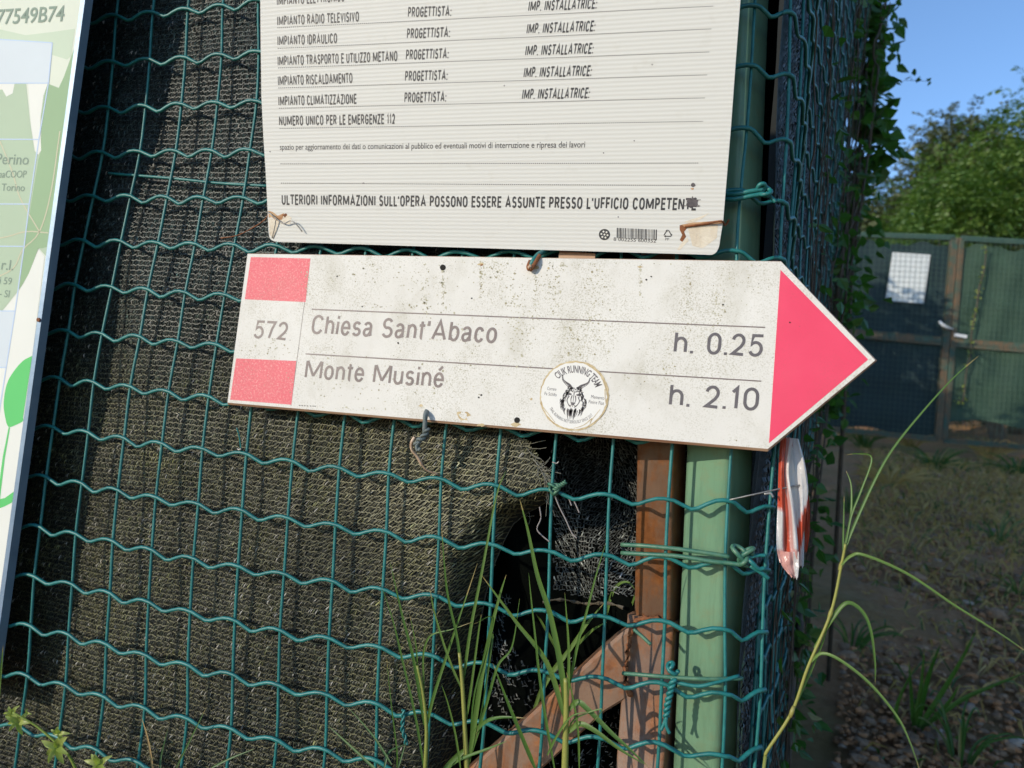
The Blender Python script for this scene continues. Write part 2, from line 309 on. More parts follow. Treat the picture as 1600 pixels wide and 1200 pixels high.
# ------------------------------------------------------------------ shade netting
def interp_edge(pts, y):
    w_ = np.array([at(*p, y) for p in pts]); o = np.argsort(w_[:, 2]); return w_[o, 2], w_[o, 0]
TZ, TX = interp_edge([(818, 660), (818, 683), (835, 705), (850, 728), (864, 748), (869, 766), (840, 790), (801, 808), (777, 828), (763, 854), (746, 895), (732, 945),
                      (722, 1000), (713, 1060), (706, 1120), (701, 1200), (695, 1300)], .012)
def torn_x(z): return np.where(z > TZ[-1], np.interp(z, [TZ[-1], TZ[-1] + .25, 2.0], [TX[-1], .600, .62]), np.interp(z, TZ, TX))
def wob(x, z): return np.sin(x * 21 + 1.3) * np.sin(z * 17 + x * 5) * .5 + np.sin(x * 47 + z * 23) * .3 + np.sin(z * 61 - x * 13) * .2
def front_y(x, z):
    y = .0145 + .0030 * wob(x, z) + .0026 * np.sin(x * 34 + z * 4 + 2 * np.sin(z * 6)) + .020 * sm(.30, -.05, x) * sm(.95, .5, z) + .004 * sm(.1, -.2, x)
    d = torn_x(z) - x
    curl = sm(.735, .70, z)
    y = y + curl * .055 * np.clip(1 - d / .036, 0, 1) ** 2.2
    return y - .010 * np.exp(-(((x - .545) / .05) ** 2 + ((z - .742) / .04) ** 2))
def net_loops(mb, surf, nrm, xs, z0, z1, dz, colf, keep, wid=.0012, slant=None, threads=True, bulge=.0013, jit=1.0, tcol=(.17, .155, .095)):
    zs = np.arange(z0, z1, dz); X, Z = np.meshgrid(xs, zs, indexing='ij'); X = X.ravel(); Z = Z.ravel()
    k = keep(X, Z); X = X[k]; Z = Z[k]; n = len(X)
    X = X + rng.normal(0, .00035 * jit, n); h = dz * (.95 + .12 * rng.random(n))
    Zb = Z + .0006 * np.sin(X * 900 + Z * 500) + .0018 * np.sin(X * 19 + Z * 7); sl = slant(X, Z) + rng.normal(0, .16 * jit, n)
    pts = []; wv = wid * (.75 + .6 * rng.random(n))
    for t in (0, .5, 1):
        x = X + sl * h * (t - .5); z = Zb + h * t; bb = (bulge * (.6 + .8 * rng.random(n)) if t == .5 else .0002)
        tw = rng.normal(0, .0006, n)
        for s_ in (-.5, .5):
            P = surf(x + s_ * wv * (1.0 if t == .5 else .6), z); pts.append(P + nrm * (bb + s_ * tw)[:, None])
    V = np.stack(pts, 1).reshape(-1, 3)
    b = np.arange(n)[:, None] * 6
    F = np.concatenate([b + [0, 1, 3, 2], b + [2, 3, 5, 4]]).tolist()
    mb.add(V, F, 0, np.repeat(colf(X, Z, rng), 6, 0))
    if threads:
        dx = (xs[1] - xs[0])
        x2 = X + dx * 1.05; zz = Zb + .0006 * rng.normal(0, 1, n); tk = .00042
        A = [surf(X, Zb - tk), surf(X, Zb + tk), surf(x2, zz + tk), surf(x2, zz - tk)]
        V = np.stack(A, 1).reshape(-1, 3) + nrm * .0013
        b = np.arange(n)[:, None] * 4
        cc = (colf(X, Z, rng) * .25 + .75 * (np.array(tcol) if not callable(tcol) else tcol(X, Z))) * np.exp(rng.normal(0, .25, n))[:, None]; mb.add(V, (b + [0, 1, 2, 3]).tolist(), 0, np.repeat(np.clip(cc, 0, .6), 4, 0))
def net_sheet(mb, surf, us, zs, off, nrm, keepx=None):
    Uu, Zz = np.meshgrid(us, zs, indexing='ij')
    if keepx is not None: Uu = np.minimum(Uu, keepx(Zz) - .0006)
    G = surf(Uu.ravel(), Zz.ravel()).reshape(*Uu.shape, 3) + nrm * off
    mb.grid(G)
YN = np.array([0, -1., 0])
def fsurf(x, z): return np.stack([x, front_y(x, z), z], -1)
def lumps(x, z, s): return .5 + .5 * np.sin(x * s + 2 * np.sin(z * s * .7)) * np.sin(z * s * 1.1 + np.sin(x * s * .6))
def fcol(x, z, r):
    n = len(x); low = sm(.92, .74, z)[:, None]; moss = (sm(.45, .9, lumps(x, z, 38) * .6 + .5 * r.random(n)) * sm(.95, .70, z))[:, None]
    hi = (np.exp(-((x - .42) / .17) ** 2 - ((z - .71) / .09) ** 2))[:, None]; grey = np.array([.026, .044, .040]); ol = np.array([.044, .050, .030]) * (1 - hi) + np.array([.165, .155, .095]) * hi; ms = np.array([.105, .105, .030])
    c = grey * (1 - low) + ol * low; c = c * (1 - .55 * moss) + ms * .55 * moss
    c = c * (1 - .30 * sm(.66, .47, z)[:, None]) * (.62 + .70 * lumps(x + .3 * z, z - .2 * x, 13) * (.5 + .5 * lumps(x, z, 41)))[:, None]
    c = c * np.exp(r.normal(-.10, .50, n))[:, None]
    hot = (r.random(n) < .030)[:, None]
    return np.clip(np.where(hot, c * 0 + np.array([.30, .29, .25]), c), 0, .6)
net = thing('shade_net', 'dark green knitted shade net with a torn edge, tied behind the wire fence', 'net', (.2, .02, 0))
mb = MB()
net_sheet(mb, fsurf, np.r_[np.arange(-.75, .40, .012), np.arange(.40, .66, .006)], np.r_[np.arange(.0, .30, .03), np.arange(.30, 1.35, .006), np.arange(1.36, 2.24, .03)], -.0012, YN, torn_x)
mb.obj('backing_weave', M['netbase'], net, True)
mb = MB()
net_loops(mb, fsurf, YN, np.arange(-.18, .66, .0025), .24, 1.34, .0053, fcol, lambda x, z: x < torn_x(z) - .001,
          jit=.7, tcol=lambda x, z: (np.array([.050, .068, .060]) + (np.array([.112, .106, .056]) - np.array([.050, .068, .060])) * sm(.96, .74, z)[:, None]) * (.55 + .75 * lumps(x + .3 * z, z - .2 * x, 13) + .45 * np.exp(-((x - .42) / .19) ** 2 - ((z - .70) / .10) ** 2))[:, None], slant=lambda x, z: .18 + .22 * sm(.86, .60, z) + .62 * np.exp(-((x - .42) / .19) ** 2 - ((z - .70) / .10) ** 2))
# frayed threads on the torn edge
rr = random.Random(3)
for i in range(46):
    z = rr.choice([rr.uniform(.70, .80), rr.uniform(.735, .755), rr.uniform(.735, .80)]); x = float(torn_x(np.array(z))); y = float(front_y(np.array(x), np.array(z)))
    L = rr.uniform(.006, .022); q = [(x - .004, y - .002, z)]
    a = rr.uniform(-1.4, .5)
    for s_ in range(3): a += rr.uniform(-.5, .4); q.append((q[-1][0] + math.cos(a) * L / 3, q[-1][1] - .001 + rr.uniform(-.001, .002), q[-1][2] + math.sin(a) * L / 3))
    mb.tube(catmull(q, 3), .00028, 3, 0, False, (.30, .29, .24))
hz = np.linspace(.742, .36, 60); hp = fsurf(torn_x(hz) - .0005, hz); mb.tube(hp, .0007, 5, 0, False, (.07, .07, .055))
for P in ([(866, 772), (873, 790), (884, 812), (893, 832), (901, 841)], [(843, 792), (845, 810), (839, 826), (846, 836), (858, 846)], [(893, 776), (898, 785), (905, 801)], [(880, 770), (888, 778), (893, 790)]):
    mb.tube(catmull([at(a, b, -.002) for a, b in P], 5), .0005, 4, 0, False, (.34, .30, .28))
mb.obj('knitted_loops', M['tape'], net)

def back_y(x, z):
    return .105 + .016 * np.sin(z * 31 + x * 17) + .014 * np.sin(x * 44 - z * 9 + 1) + .008 * np.sin(x * 83 + z * 57) - .050 * np.exp(-((z - .55) / .10) ** 2 - ((x - .545) / .06) ** 2) \
        - .045 * np.exp(-((x - .62) / .05) ** 2 - ((z - .68) / .07) ** 2)
def pix(P):
    c = (P - CAM) @ RM.T; return 800 + FPX * c[:, 0] / c[:, 2], 600 + FPX * c[:, 1] / c[:, 2]
def bkeep(x, z):
    px, py = pix(bsurf(x, z)); q = rng.random(len(x))
    hem = 933 + 6 * np.sin(px * .07)
    A = (py < hem) & (px > 862 + .0 * py) & ((py < 820) | (px > 868 - (py - 820) * .05)); B = (py > 1035) & (px > 765); C_ = (px > 745) & (px < 800 + 10 * np.sin(py * .05)) & (py > 930) & (py < 1075)
    return (A & (q < .95)) | (B & (q < .22)) | (C_ & (q < .35)) | (px > 1000)
def bsurf(x, z): return np.stack([x, back_y(x, z), z], -1)
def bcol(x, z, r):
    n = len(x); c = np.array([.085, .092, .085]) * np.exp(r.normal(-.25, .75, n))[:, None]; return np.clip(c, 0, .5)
net2 = thing('loose_net', 'crumpled net loose inside the fence, backing blackened as shade seen through the torn opening', 'net', (.6, .1, 0))
mb = MB(); net_sheet(mb, bsurf, np.arange(.36, .716, .008), np.r_[np.arange(0, 2.22, .012)], -.001, YN); mb.obj('backing_weave', M['voidnet'], net2, True)  # backing sheet blackened to stand in for the shade inside the opening
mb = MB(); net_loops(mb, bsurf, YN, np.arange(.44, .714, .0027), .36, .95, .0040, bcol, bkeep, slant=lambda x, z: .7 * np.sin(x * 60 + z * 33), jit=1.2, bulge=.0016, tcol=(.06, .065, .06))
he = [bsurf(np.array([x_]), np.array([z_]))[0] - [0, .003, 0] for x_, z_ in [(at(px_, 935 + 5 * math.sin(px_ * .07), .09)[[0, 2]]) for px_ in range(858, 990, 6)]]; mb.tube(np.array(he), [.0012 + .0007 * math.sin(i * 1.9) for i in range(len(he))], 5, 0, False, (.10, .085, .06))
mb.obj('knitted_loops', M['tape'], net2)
def ssurf(s, z): return S0 + U * s[:, None] - NR * (-lean(s, z) + .005 + sm(.04, .2, s) * (.015 + .010 * np.sin(s * 5 + z * 3)) + .004 * np.sin(s * 31 + z * 13))[:, None] + np.array([0, 0, 1.]) * z[:, None]
def scol(x, z, r):
    c = np.array([.012, .021, .022]) * np.exp(r.normal(0, .8, len(x)))[:, None]; hot = (r.random(len(x)) < .014)[:, None]  # pale bluish loops painted as sky light coming through pinholes
    return np.where(hot, np.array([.16, .20, .21]), c)
net3 = thing('side_net', 'dark blue green net on the side of the plot, running back under dry vines', 'net', (.85, .8, 0))
mb = MB(); net_sheet(mb, ssurf, np.r_[np.arange(-.012, 1.57, .02)], np.arange(0, 2.26, .05), -.002, NR); mb.obj('backing_weave', M['gate_net'], net3, True)
mb = MB(); net_loops(mb, ssurf, NR, np.arange(.0, 1.55, .0055), .25, 2.22, .0075, scol, lambda x, z: z > 0, wid=.0026, slant=lambda x, z: 0 * x + .4, threads=False, bulge=.0015)
mb.obj('knitted_loops', M['tape'], net3)
# the far side of the plot closes the enclosure (real fence out of sight round the corner)
bk = thing('rear_net', 'dark net fence closing the plot behind the vines', 'net', (.9, 1.57, .1))
mb = MB(); E_ = S0 + U * 1.57
G = np.array([[[E_[0] - .02 - t + float(lean(1.57, z)), E_[1] + .004 + .02 * math.sin(t * 4), z] for z in np.linspace(.1, 2.25, 12)] for t in np.linspace(0, 2.0, 40)]); mb.grid(G); mb.obj('net_panel', M['netbase'], bk, True)
for t in (0.0, 1.0, 2.0): mb = MB(); mb.tube([(E_[0] - .05 - t, E_[1] + .05, .1), (E_[0] - .05 - t + .08, E_[1] + .05, 2.3)], .024, 10); mb.obj('post', M['post'], bk, True)

# ------------------------------------------------------------------ posts
def rsquare(wd, r, n=4):
    o = []
    for sx, sy, a0 in ((1, 1, 0), (-1, 1, 90), (-1, -1, 180), (1, -1, 270)):
        for q in range(n + 1):
            a = math.radians(a0 + 90 * q / n); o.append(((wd / 2 - r) * sx + r * math.cos(a), (wd / 2 - r) * sy + r * math.sin(a)))
    return o
def column(mb, p0, p1, sec, rot, mi=0, cap=True):
    c, s = math.cos(rot), math.sin(rot); n = len(sec)
    V = [(p[0] + a * c - b * s, p[1] + a * s + b * c, p[2]) for p in (p0, p1) for a, b in sec]
    mb.add(V, [(i, (i + 1) % n, n + (i + 1) % n, n + i) for i in range(n)] + [tuple(range(n - 1, -1, -1)), tuple(range(n, 2 * n))], mi)
post = thing('fence_post', 'pale green painted square corner post behind the arrow sign', 'post', (.69, .035, 0))
pA, pB = at(1123, 740, .037), at(1107, 1146, .037); dd = (pA - pB) / (pA - pB)[2]
mb = MB(); p0 = pB - dd * pB[2]; p1 = pB + dd * (2.28 - pB[2]); column(mb, p0, p1, rsquare(.0435, .007), math.radians(-31)); mb.obj('tube', M['post'], post, True)
mb = MB(); p2 = p1 + dd * .012; column(mb, p1 - dd * .03, p2, rsquare(.048, .007), math.radians(-31)); mb.obj('cap', M['wire'], post, True)
brown = thing('rusty_post', 'brown painted rusty steel post with a welded diagonal brace, left of the green post', 'post', (.64, .05, 0))
YB = .028
a1, b1 = at(1031, 720, YB), at(1027, 975, YB); dd = (a1 - b1) / (a1 - b1)[2]
off = np.array([0, .019, 0]); mb = MB()
column(mb, b1 - dd * .012 + off, b1 + dd * (2.2 - b1[2]) + off, rsquare(.0345, .004), math.radians(-17)); mb.obj('upright_tube', M['rust'], brown, True)
a2, b2 = at(1024, 968, YB), at(1008, 1190, YB); dd = (a2 - b2) / (a2 - b2)[2]
mb = MB(); column(mb, b2 - dd * b2[2] + off, a2 + off, rsquare(.0415, .003), math.radians(-13)); mb.obj('lower_tube', M['rust'], brown, True)
UE = [(1003, 962), (980, 981), (936, 1018), (820, 1124), (737, 1197), (560, 1352)]; LE = [(985, 1086), (977, 1093), (945, 1112), (892, 1160), (866, 1184), (715, 1316)]
U3 = np.array([at(*p, YB + .004) for p in UE]); L3 = np.array([at(*p, YB + .004) for p in LE])
mb = MB(); n = len(U3); V = np.vstack([U3, L3, U3 + [0, .030, 0], L3 + [0, .030, 0], U3 * .93 + L3 * .07 - [0, .0022, 0], L3 * .96 + U3 * .04 - [0, .0022, 0]])
F = []
for i in range(n - 1):
    F += [(4 * n + i, 4 * n + i + 1, 5 * n + i + 1, 5 * n + i), (i, i + 1, 4 * n + i + 1, 4 * n + i), (5 * n + i, 5 * n + i + 1, n + i + 1, n + i), (2 * n + i, 2 * n + i + 1, i + 1, i), (n + i, n + i + 1, 3 * n + i + 1, 3 * n + i), (3 * n + i, 3 * n + i + 1, 2 * n + i + 1, 2 * n + i)]
F += [(0, 4 * n, 5 * n, n, 3 * n, 2 * n), (n - 1, 3 * n - 1, 4 * n - 1, 2 * n - 1, 6 * n - 1, 5 * n - 1)]
mb.add(V, F); mb.obj('brace', M['rust'], brown)
mb = MB(); q = [at(x, y, YB - .002) for x, y in ((985, 1088), (978, 1060), (982, 1010), (990, 975), (1012, 966), (1040, 972), (1060, 984))]
q = catmull(q, 6); q = q + np.array([[.0008 * math.sin(i * 2.1), 0, .0012 * math.sin(i * 3.3)] for i in range(len(q))]); mb.tube(q, [.0022 + .0008 * math.sin(i * 1.7) for i in range(len(q))], 6); mb.obj('weld_seam', M['rusty'], brown, True)

# ------------------------------------------------------------------ lettering
TXT = {}
def text_mesh(s, bold=0.0):
    """text as a flat mesh: x from 0 to 1 over its width, y in cap heights"""
    if (s, bold) in TXT: return TXT[(s, bold)]
    def raw(t, b):
        c = bpy.data.curves.new('t', 'FONT'); c.body = t; c.resolution_u = 3; c.offset = b
        o = bpy.data.objects.new('t', c); scene.collection.objects.link(o)
        dg = bpy.context.evaluated_depsgraph_get(); me = o.evaluated_get(dg).to_mesh()
        V = np.array([v.co[:] for v in me.vertices]); F = [tuple(p.vertices) for p in me.polygons]
        bpy.data.objects.remove(o); bpy.data.curves.remove(c); return V, F
    V, F = raw(s, bold); H = raw('H', 0)[0][:, 1].max()
    V = V[:, :2].copy(); V[:, 1] /= H; x0, x1 = V[:, 0].min(), V[:, 0].max(); V[:, 0] = (V[:, 0] - x0) / (x1 - x0)
    TXT[(s, bold)] = (V, F); return V, F
OS = .30
GLY = {}
def _arc(cx, cy, rx, ry, a0, a1, n=12): return [(cx + rx * math.cos(math.radians(a)), cy + ry * math.sin(math.radians(a))) for a in np.linspace(a0, a1, n)]
def _gly():
    A = _arc; g = GLY; O_ = lambda h=1.0, k=.34: A(.5, h - k, .5, k, 0, 180) + A(.5, k, .5, k, 180, 360) + [(1, h - k)]
    Sx = lambda h: A(.5, h * .745, .46, h * .255, 25, 270, 16)[:-1] + A(.5, h * .26, .5, h * .26, 90, -158, 16)
    g['A'] = (.74, [[(0, 0), (.5, 1), (1, 0)], [(.17, .29), (.83, .29)]]); g['B'] = (.6, [[(0, 0), (0, 1), (.55, 1)] + A(.55, .77, .38, .23, 90, -90) + [(.05, .54)], [(.05, .54), (.58, .54)] + A(.58, .27, .42, .27, 90, -90) + [(0, 0)]])
    g['C'] = (.62, [A(.5, .66, .5, .34, 22, 180) + A(.5, .34, .5, .34, 180, 338)]); g['D'] = (.62, [[(0, 0), (0, 1), (.4, 1)] + A(.4, .6, .6, .4, 90, 0) + A(.4, .4, .6, .4, 0, -90) + [(0, 0)]])
    g['E'] = (.50, [[(1, 1), (0, 1), (0, 0), (1, 0)], [(.05, .52), (.86, .52)]]); g['F'] = (.48, [[(1, 1), (0, 1), (0, 0)], [(.05, .50), (.84, .50)]])
    g['G'] = (.64, [A(.5, .66, .5, .34, 22, 180) + A(.5, .34, .5, .34, 180, 350) + [(1, .46), (.55, .46)]]); g['H'] = (.6, [[(0, 0), (0, 1)], [(1, 0), (1, 1)], [(.05, .52), (.95, .52)]])
    g['I'] = (.14, [[(.5, 0), (.5, 1)]]); g['L'] = (.46, [[(0, 1), (0, 0), (1, 0)]]); g['M'] = (.92, [[(0, 0), (0, 1)], [(1, 0), (1, 1)], [(.04, 1), (.5, .10)], [(.96, 1), (.5, .10)]]); g['N'] = (.68, [[(0, 0), (0, 1)], [(1, 0), (1, 1)], [(.04, 1), (.96, 0)]])
    g['O'] = (.64, [O_()]); g['P'] = (.56, [[(0, 0), (0, 1), (.5, 1)] + A(.5, .735, .5, .265, 90, -90) + [(.05, .47)]]); g['R'] = (.6, [[(0, 0), (0, 1), (.5, 1)] + A(.5, .745, .46, .255, 90, -90) + [(.05, .49)], [(.5, .49), (1, 0)]])
    g['S'] = (.56, [Sx(1)]); g['T'] = (.56, [[(0, 1), (1, 1)], [(.5, .95), (.5, 0)]]); g['U'] = (.62, [[(0, 1)] + A(.5, .34, .5, .34, 180, 360) + [(1, 1)]]); g['V'] = (.62, [[(0, 1), (.5, 0), (1, 1)]]); g['Z'] = (.54, [[(.05, 1), (1, 1), (0, 0), (1, 0)]])
    g['’'] = (.14, [[(.5, 1), (.5, .86), (.2, .72)]]); g['.'] = (.14, [[(.5, -.065), (.5, .075)]]); g[':'] = (.14, [[(.5, -.065), (.5, .085)], [(.5, .50), (.5, .65)]])
    g['0'] = (.5, [O_()]); g['1'] = (.32, [[(.1, .80), (.75, 1), (.75, 0)]]); g['2'] = (.5, [A(.5, .70, .48, .30, 170, -25) + [(.75, .40), (.05, .03), (1, 0)]]); g['5'] = (.5, [[(.95, 1), (.22, 1), (.08, .50)] + A(.48, .32, .52, .33, 128, -155, 16)]); g['7'] = (.48, [[(0, 1), (1, 1), (.62, .55), (.36, 0)]])
    ar = A(.5, .42, .5, .30, 170, 0); g['h'] = (.48, [[(0, 0), (0, 1)], ar + [(1, 0)]]); g['n'] = (.48, [[(0, 0), (0, .74)], ar + [(1, 0)]]); g['i'] = (.13, [[(.5, 0), (.5, .73)], [(.5, .90), (.5, 1.06)]])
    g['e'] = (.50, [[(.04, .38), (1, .38)] + A(.5, .38, .5, .36, 0, 180) + A(.5, .34, .5, .34, 180, 335)]); g['é'] = (.50, g['e'][1] + [[(.40, .92), (.85, 1.14)]]); g['s'] = (.45, [Sx(.73)])
    g['a'] = (.50, [A(.46, .52, .43, .21, 160, 0) + [(.89, .52), (.89, .10), (1, .0)], [(.86, .42), (.4, .38)] + A(.36, .19, .36, .19, 90, 270) + [(.6, .03), (.86, .2)]])
    g['t'] = (.28, [[(.45, .95), (.45, .18)] + A(.8, .14, .35, .14, 180, 280, 6), [(0, .73), (1, .73)]]); g['b'] = (.50, [[(0, 0), (0, 1)], A(.5, .40, .5, .33, 170, 0) + A(.5, .33, .5, .33, 0, -170)]); g['c'] = (.46, [A(.5, .42, .5, .31, 25, 180) + A(.5, .31, .5, .31, 180, 335)])
    g['o'] = (.50, [O_(.73, .32)]); g['u'] = (.48, [[(0, .73)] + A(.5, .30, .5, .30, 180, 350), [(1, .73), (1, 0)]])
_gly()
def stroke_glyphs(text, aspect, sw):
    # condensed sans lettering drawn as strokes of constant weight sw (in cap heights), fitted to a width of aspect cap heights
    gap, spc = (.14 if sw > .15 else .115), .25; nat = sum(spc if c == ' ' else GLY[c][0] for c in text) + gap * (len(text) - 1); thin = sw * 1.06
    fixed = sum(thin for c in text if c in 'Ii.:’'); flex = nat - sum(GLY[c][0] for c in text if c in 'Ii.:’'); k = (aspect - fixed) / flex
    x = 0.0; out = []; t = sw / 2
    for c in text:
        if c == ' ': x += (spc + gap) * k; continue
        W = thin if c in 'Ii.:’' else GLY[c][0] * k
        for pl in GLY[c][1]:
            q_ = [[x + t + (W - 2 * t) * a, t + (1 - 2 * t) * b] for a, b in pl]
            for e_, n_ in ((0, 1), (-1, -2)):
                if abs(pl[e_][1] - pl[n_][1]) < .02 and abs(pl[e_][0] - pl[n_][0]) > .25: q_[e_][0] += t * (1 if pl[e_][0] > pl[n_][0] else -1)
            out.append([tuple(p) for p in q_])
        x += W + gap * k
    return out
class Plane:
    def __init__(s, y, k=0.0, z0=0.0): s.y, s.k, s.z0 = y, k, z0; s.n = np.array([0, -1.0, k]); s.n /= np.linalg.norm(s.n)
    def __call__(s, p, off=0.0): return at(p[0], p[1], s.y, s.k, s.z0) + s.n * off * OS
    def text(s, mb, t, bl, br, tl, off, bold=0.0, mi=0):
        V, F = text_mesh(t, bold); A, B, T = s(bl), s(br), s(tl)
        mb.add(A + (B - A) * V[:, :1] + (T - A) * V[:, 1:2] + s.n * off * OS, F, mi)
    def stroke_text(s, mb, text, bl, br, tl, off, sw, mi=0, squeeze=False):
        A, B, T = s(bl), s(br), s(tl); asp = np.linalg.norm(B - A) / np.linalg.norm(T - A)
        if squeeze: asp = sum(.25 if c == ' ' else (sw * 1.06 if c in 'Ii.:’' else GLY[c][0]) for c in text) + .14 * (len(text) - 1)
        ux, uy = (B - A) / asp, T - A
        for i, pl in enumerate(stroke_glyphs(text, asp, sw)):
            P = [np.array(pl[0])]
            for p in pl[1:]:
                if np.hypot(*(np.array(p) - P[-1])) > .012: P.append(np.array(p))
            P = np.array(P); D = np.diff(P, axis=0); D /= np.linalg.norm(D, axis=1)[:, None]; N = np.stack([-D[:, 1], D[:, 0]], 1); V = []
            for j in range(len(P)):
                if j in (0, len(P) - 1): m_ = N[min(j, len(N) - 1)]
                else:
                    m_ = N[j - 1] + N[j]; l2 = max(.28, m_ @ m_ / 2); m_ = m_ / l2
                V += [P[j] + m_ * sw / 2, P[j] - m_ * sw / 2]
            V = np.array(V); mb.add(A + ux * V[:, :1] + uy * V[:, 1:2] + s.n * (off * OS + 6e-6 * (i % 9)) + s.n * (np.arange(len(V)) // 2 * 3e-6)[:, None], [(2 * j, 2 * j + 1, 2 * j + 3, 2 * j + 2) for j in range(len(P) - 1)], mi)
    def poly(s, mb, pts, off, mi=0): mb.add([s(p, off) for p in pts], [tuple(range(len(pts)))], mi)
    def line(s, mb, p, q, wpx, off, mi=0):
        p, q = np.array(p, float), np.array(q, float); d = q - p; nn = np.array([-d[1], d[0]]) / np.hypot(*d) * wpx / 2
        s.poly(mb, [p + nn, p - nn, q - nn, q + nn], off, mi)
    def pline(s, mb, pts, wpx, off, mi=0):
        pts = [np.array(p, float) for p in pts]
        for a, b in zip(pts[:-1], pts[1:]): s.line(mb, a, b, wpx, off, mi)
    def disc(s, mb, c, r, off, mi=0, n=20): s.poly(mb, [(c[0] + r * math.cos(a), c[1] + r * math.sin(a)) for a in np.linspace(0, 2 * np.pi, n, endpoint=False)], off, mi)
def blob(c, r, n=14, j=.3, sq=1.0, sd=0):
    q = random.Random(sd); return [(c[0] + r * (1 + q.uniform(-j, j)) * math.cos(a), c[1] + r * sq * (1 + q.uniform(-j, j)) * math.sin(a)) for a in np.linspace(0, 2 * np.pi, n, endpoint=False)]

# ------------------------------------------------------------------ the trail sign
SP = Plane(-.0215)
sign = thing('trail_sign', 'weathered white arrow shaped trail sign with pink red point, wired to the mesh fence', 'sign', (.47, -.016, .85))
out = [(385.6, 395), (1221, 407), (1371.5, 563), (1200, 705.5), (354, 632)]
mb = MB(); dn = np.array([0, .0022, 0]); F3 = [SP(p) + dn for p in out]; n5 = len(out); thick = np.array([0, .0085, 0])
inn = [SP(p) for p in ((386.8, 396.6), (1220.4, 408.8), (1367.6, 563), (1199.8, 701.4), (355.4, 629.0))]
mb.add(np.array(inn), [tuple(range(n5))], 0); mb.add(inn + F3, [(i, (i + 1) % n5, (i + 1) % n5 + n5, i + n5) for i in range(n5)], 1)
layers = 3
for q in range(layers):
    a, b = thick * q / layers, thick * (q + 1) / layers; g = .0004 * (q % 2)
    V = [p + a for p in F3] + [p + b for p in F3]; mb.add(V, [(i, i + n5, (i + 1) % n5 + n5, (i + 1) % n5) for i in range(n5)], 1)
mb.add([p + thick for p in F3], [tuple(range(n5 - 1, -1, -1))], 1)
mb.obj('board', [M['sign'], M['ply']], sign)
for q in ([(392, 401.6), (485.2, 404), (477.5, 472), (382.6, 467.6)], [(369, 560), (463, 564), (455.4, 632.4), (359.6, 624.6)]): mb = MB(); SP.poly(mb, q, .0003); mb.obj('red_stripe', M['sign_red'], sign)
mb = MB(); SP.poly(mb, [(1219.5, 421.5), (1356.5, 561.8), (1201.5, 692.5)], .0003); mb.obj('arrow_point', M['arrow_red'], sign)
mb = MB(); SP.line(mb, (487, 483.2), (1195.6, 511.6), 2.0, .0003); SP.line(mb, (477.5, 553), (1189.6, 595.6), 2.0, .0003); SP.line(mb, (484.9, 404), (454.7, 634), .8, .00025)
mb.obj('rule_lines', M['sign_ink'], sign)
for nm, t, bl, br, tl, mt in (('route_number', '572', (395.5, 528.5), (447.5, 532.2), (399.6, 500.0), 'sign_ink'), ('destination_name', 'Chiesa Sant’Abaco', (485.5, 522.0), (774.8, 537.0), (490.0, 491.6), 'sign_ink'),
    ('destination_name', 'Monte Musiné', (475.4, 591.2), (692.0, 606.4), (479.4, 561.6), 'sign_ink'), ('walking_time', 'h. 0.25', (1052, 551.4), (1190.8, 557.8), (1055.4, 517.3), 'ink_dark'), ('walking_time', 'h. 2.10', (1044.6, 634.2), (1184.2, 642.4), (1048.0, 599.0), 'ink_dark')):
    mb = MB(); SP.stroke_text(mb, t, bl, br, tl, .0004, .134); mb.obj(nm, M[mt], sign)
mb = MB()
for x in (467, 471, 475, 479, 484, 488, 491): SP.line(mb, (x, 633.6 + (x - 467) * .04), (x + 2.6, 633.8 + (x - 467) * .04), 1.3, .0003)
mb.obj('small_print', M['ink_dark'], sign)
for c in ((692, 418), (808, 656.5)):
    mb = MB(); SP.disc(mb, c, 4.6, .00045, 0); mb.obj('drilled_hole', M['hole'], sign)
mb = MB(); SP.poly(mb, blob((752, 413), 4.5, 11, .45, .5, 3), .0004, 1); SP.poly(mb, blob((753, 414), 2.2, 8, .4, .6, 4), .0006, 0); mb.obj('rusty_screw_spot', [M['rusty'], M['glue']], sign)
for c, r, sq, sd in (((752, 664), 6, .4, 1), ((724, 649), 9, .9, 2), ((806, 663), 7, .5, 6), ((838, 418), 6, .6, 8), ((658, 634), 3.5, .6, 9), ((857, 419), 2, 1, 12), ((830, 624), 2, 1, 13), ((1000, 417), 4, .3, 15)):
    mb = MB(); SP.poly(mb, blob(c, r, 13, .4, sq, sd), .00035, 0)
    if sd == 2: SP.poly(mb, blob(c, 6.4, 13, .3, .9, 21), .0005, 1)
    mb.obj('paint_chip', [M['glue'], M['sign']], sign)
for c, sd in (((527, 432), 31), ((1018, 432), 32), ((1010, 437), 33), ((748, 621), 34), ((752, 617), 35), ((622, 536), 36), ((1234, 504), 38), ((566, 479), 39), ((1130, 476), 41), ((737, 466), 42)):
    mb = MB(); SP.poly(mb, blob(c, 1.6, 9, .5, .8, sd), .0005, 0); mb.obj('dark_nick', M['hole'], sign)
mb = MB(); q = random.Random(77)
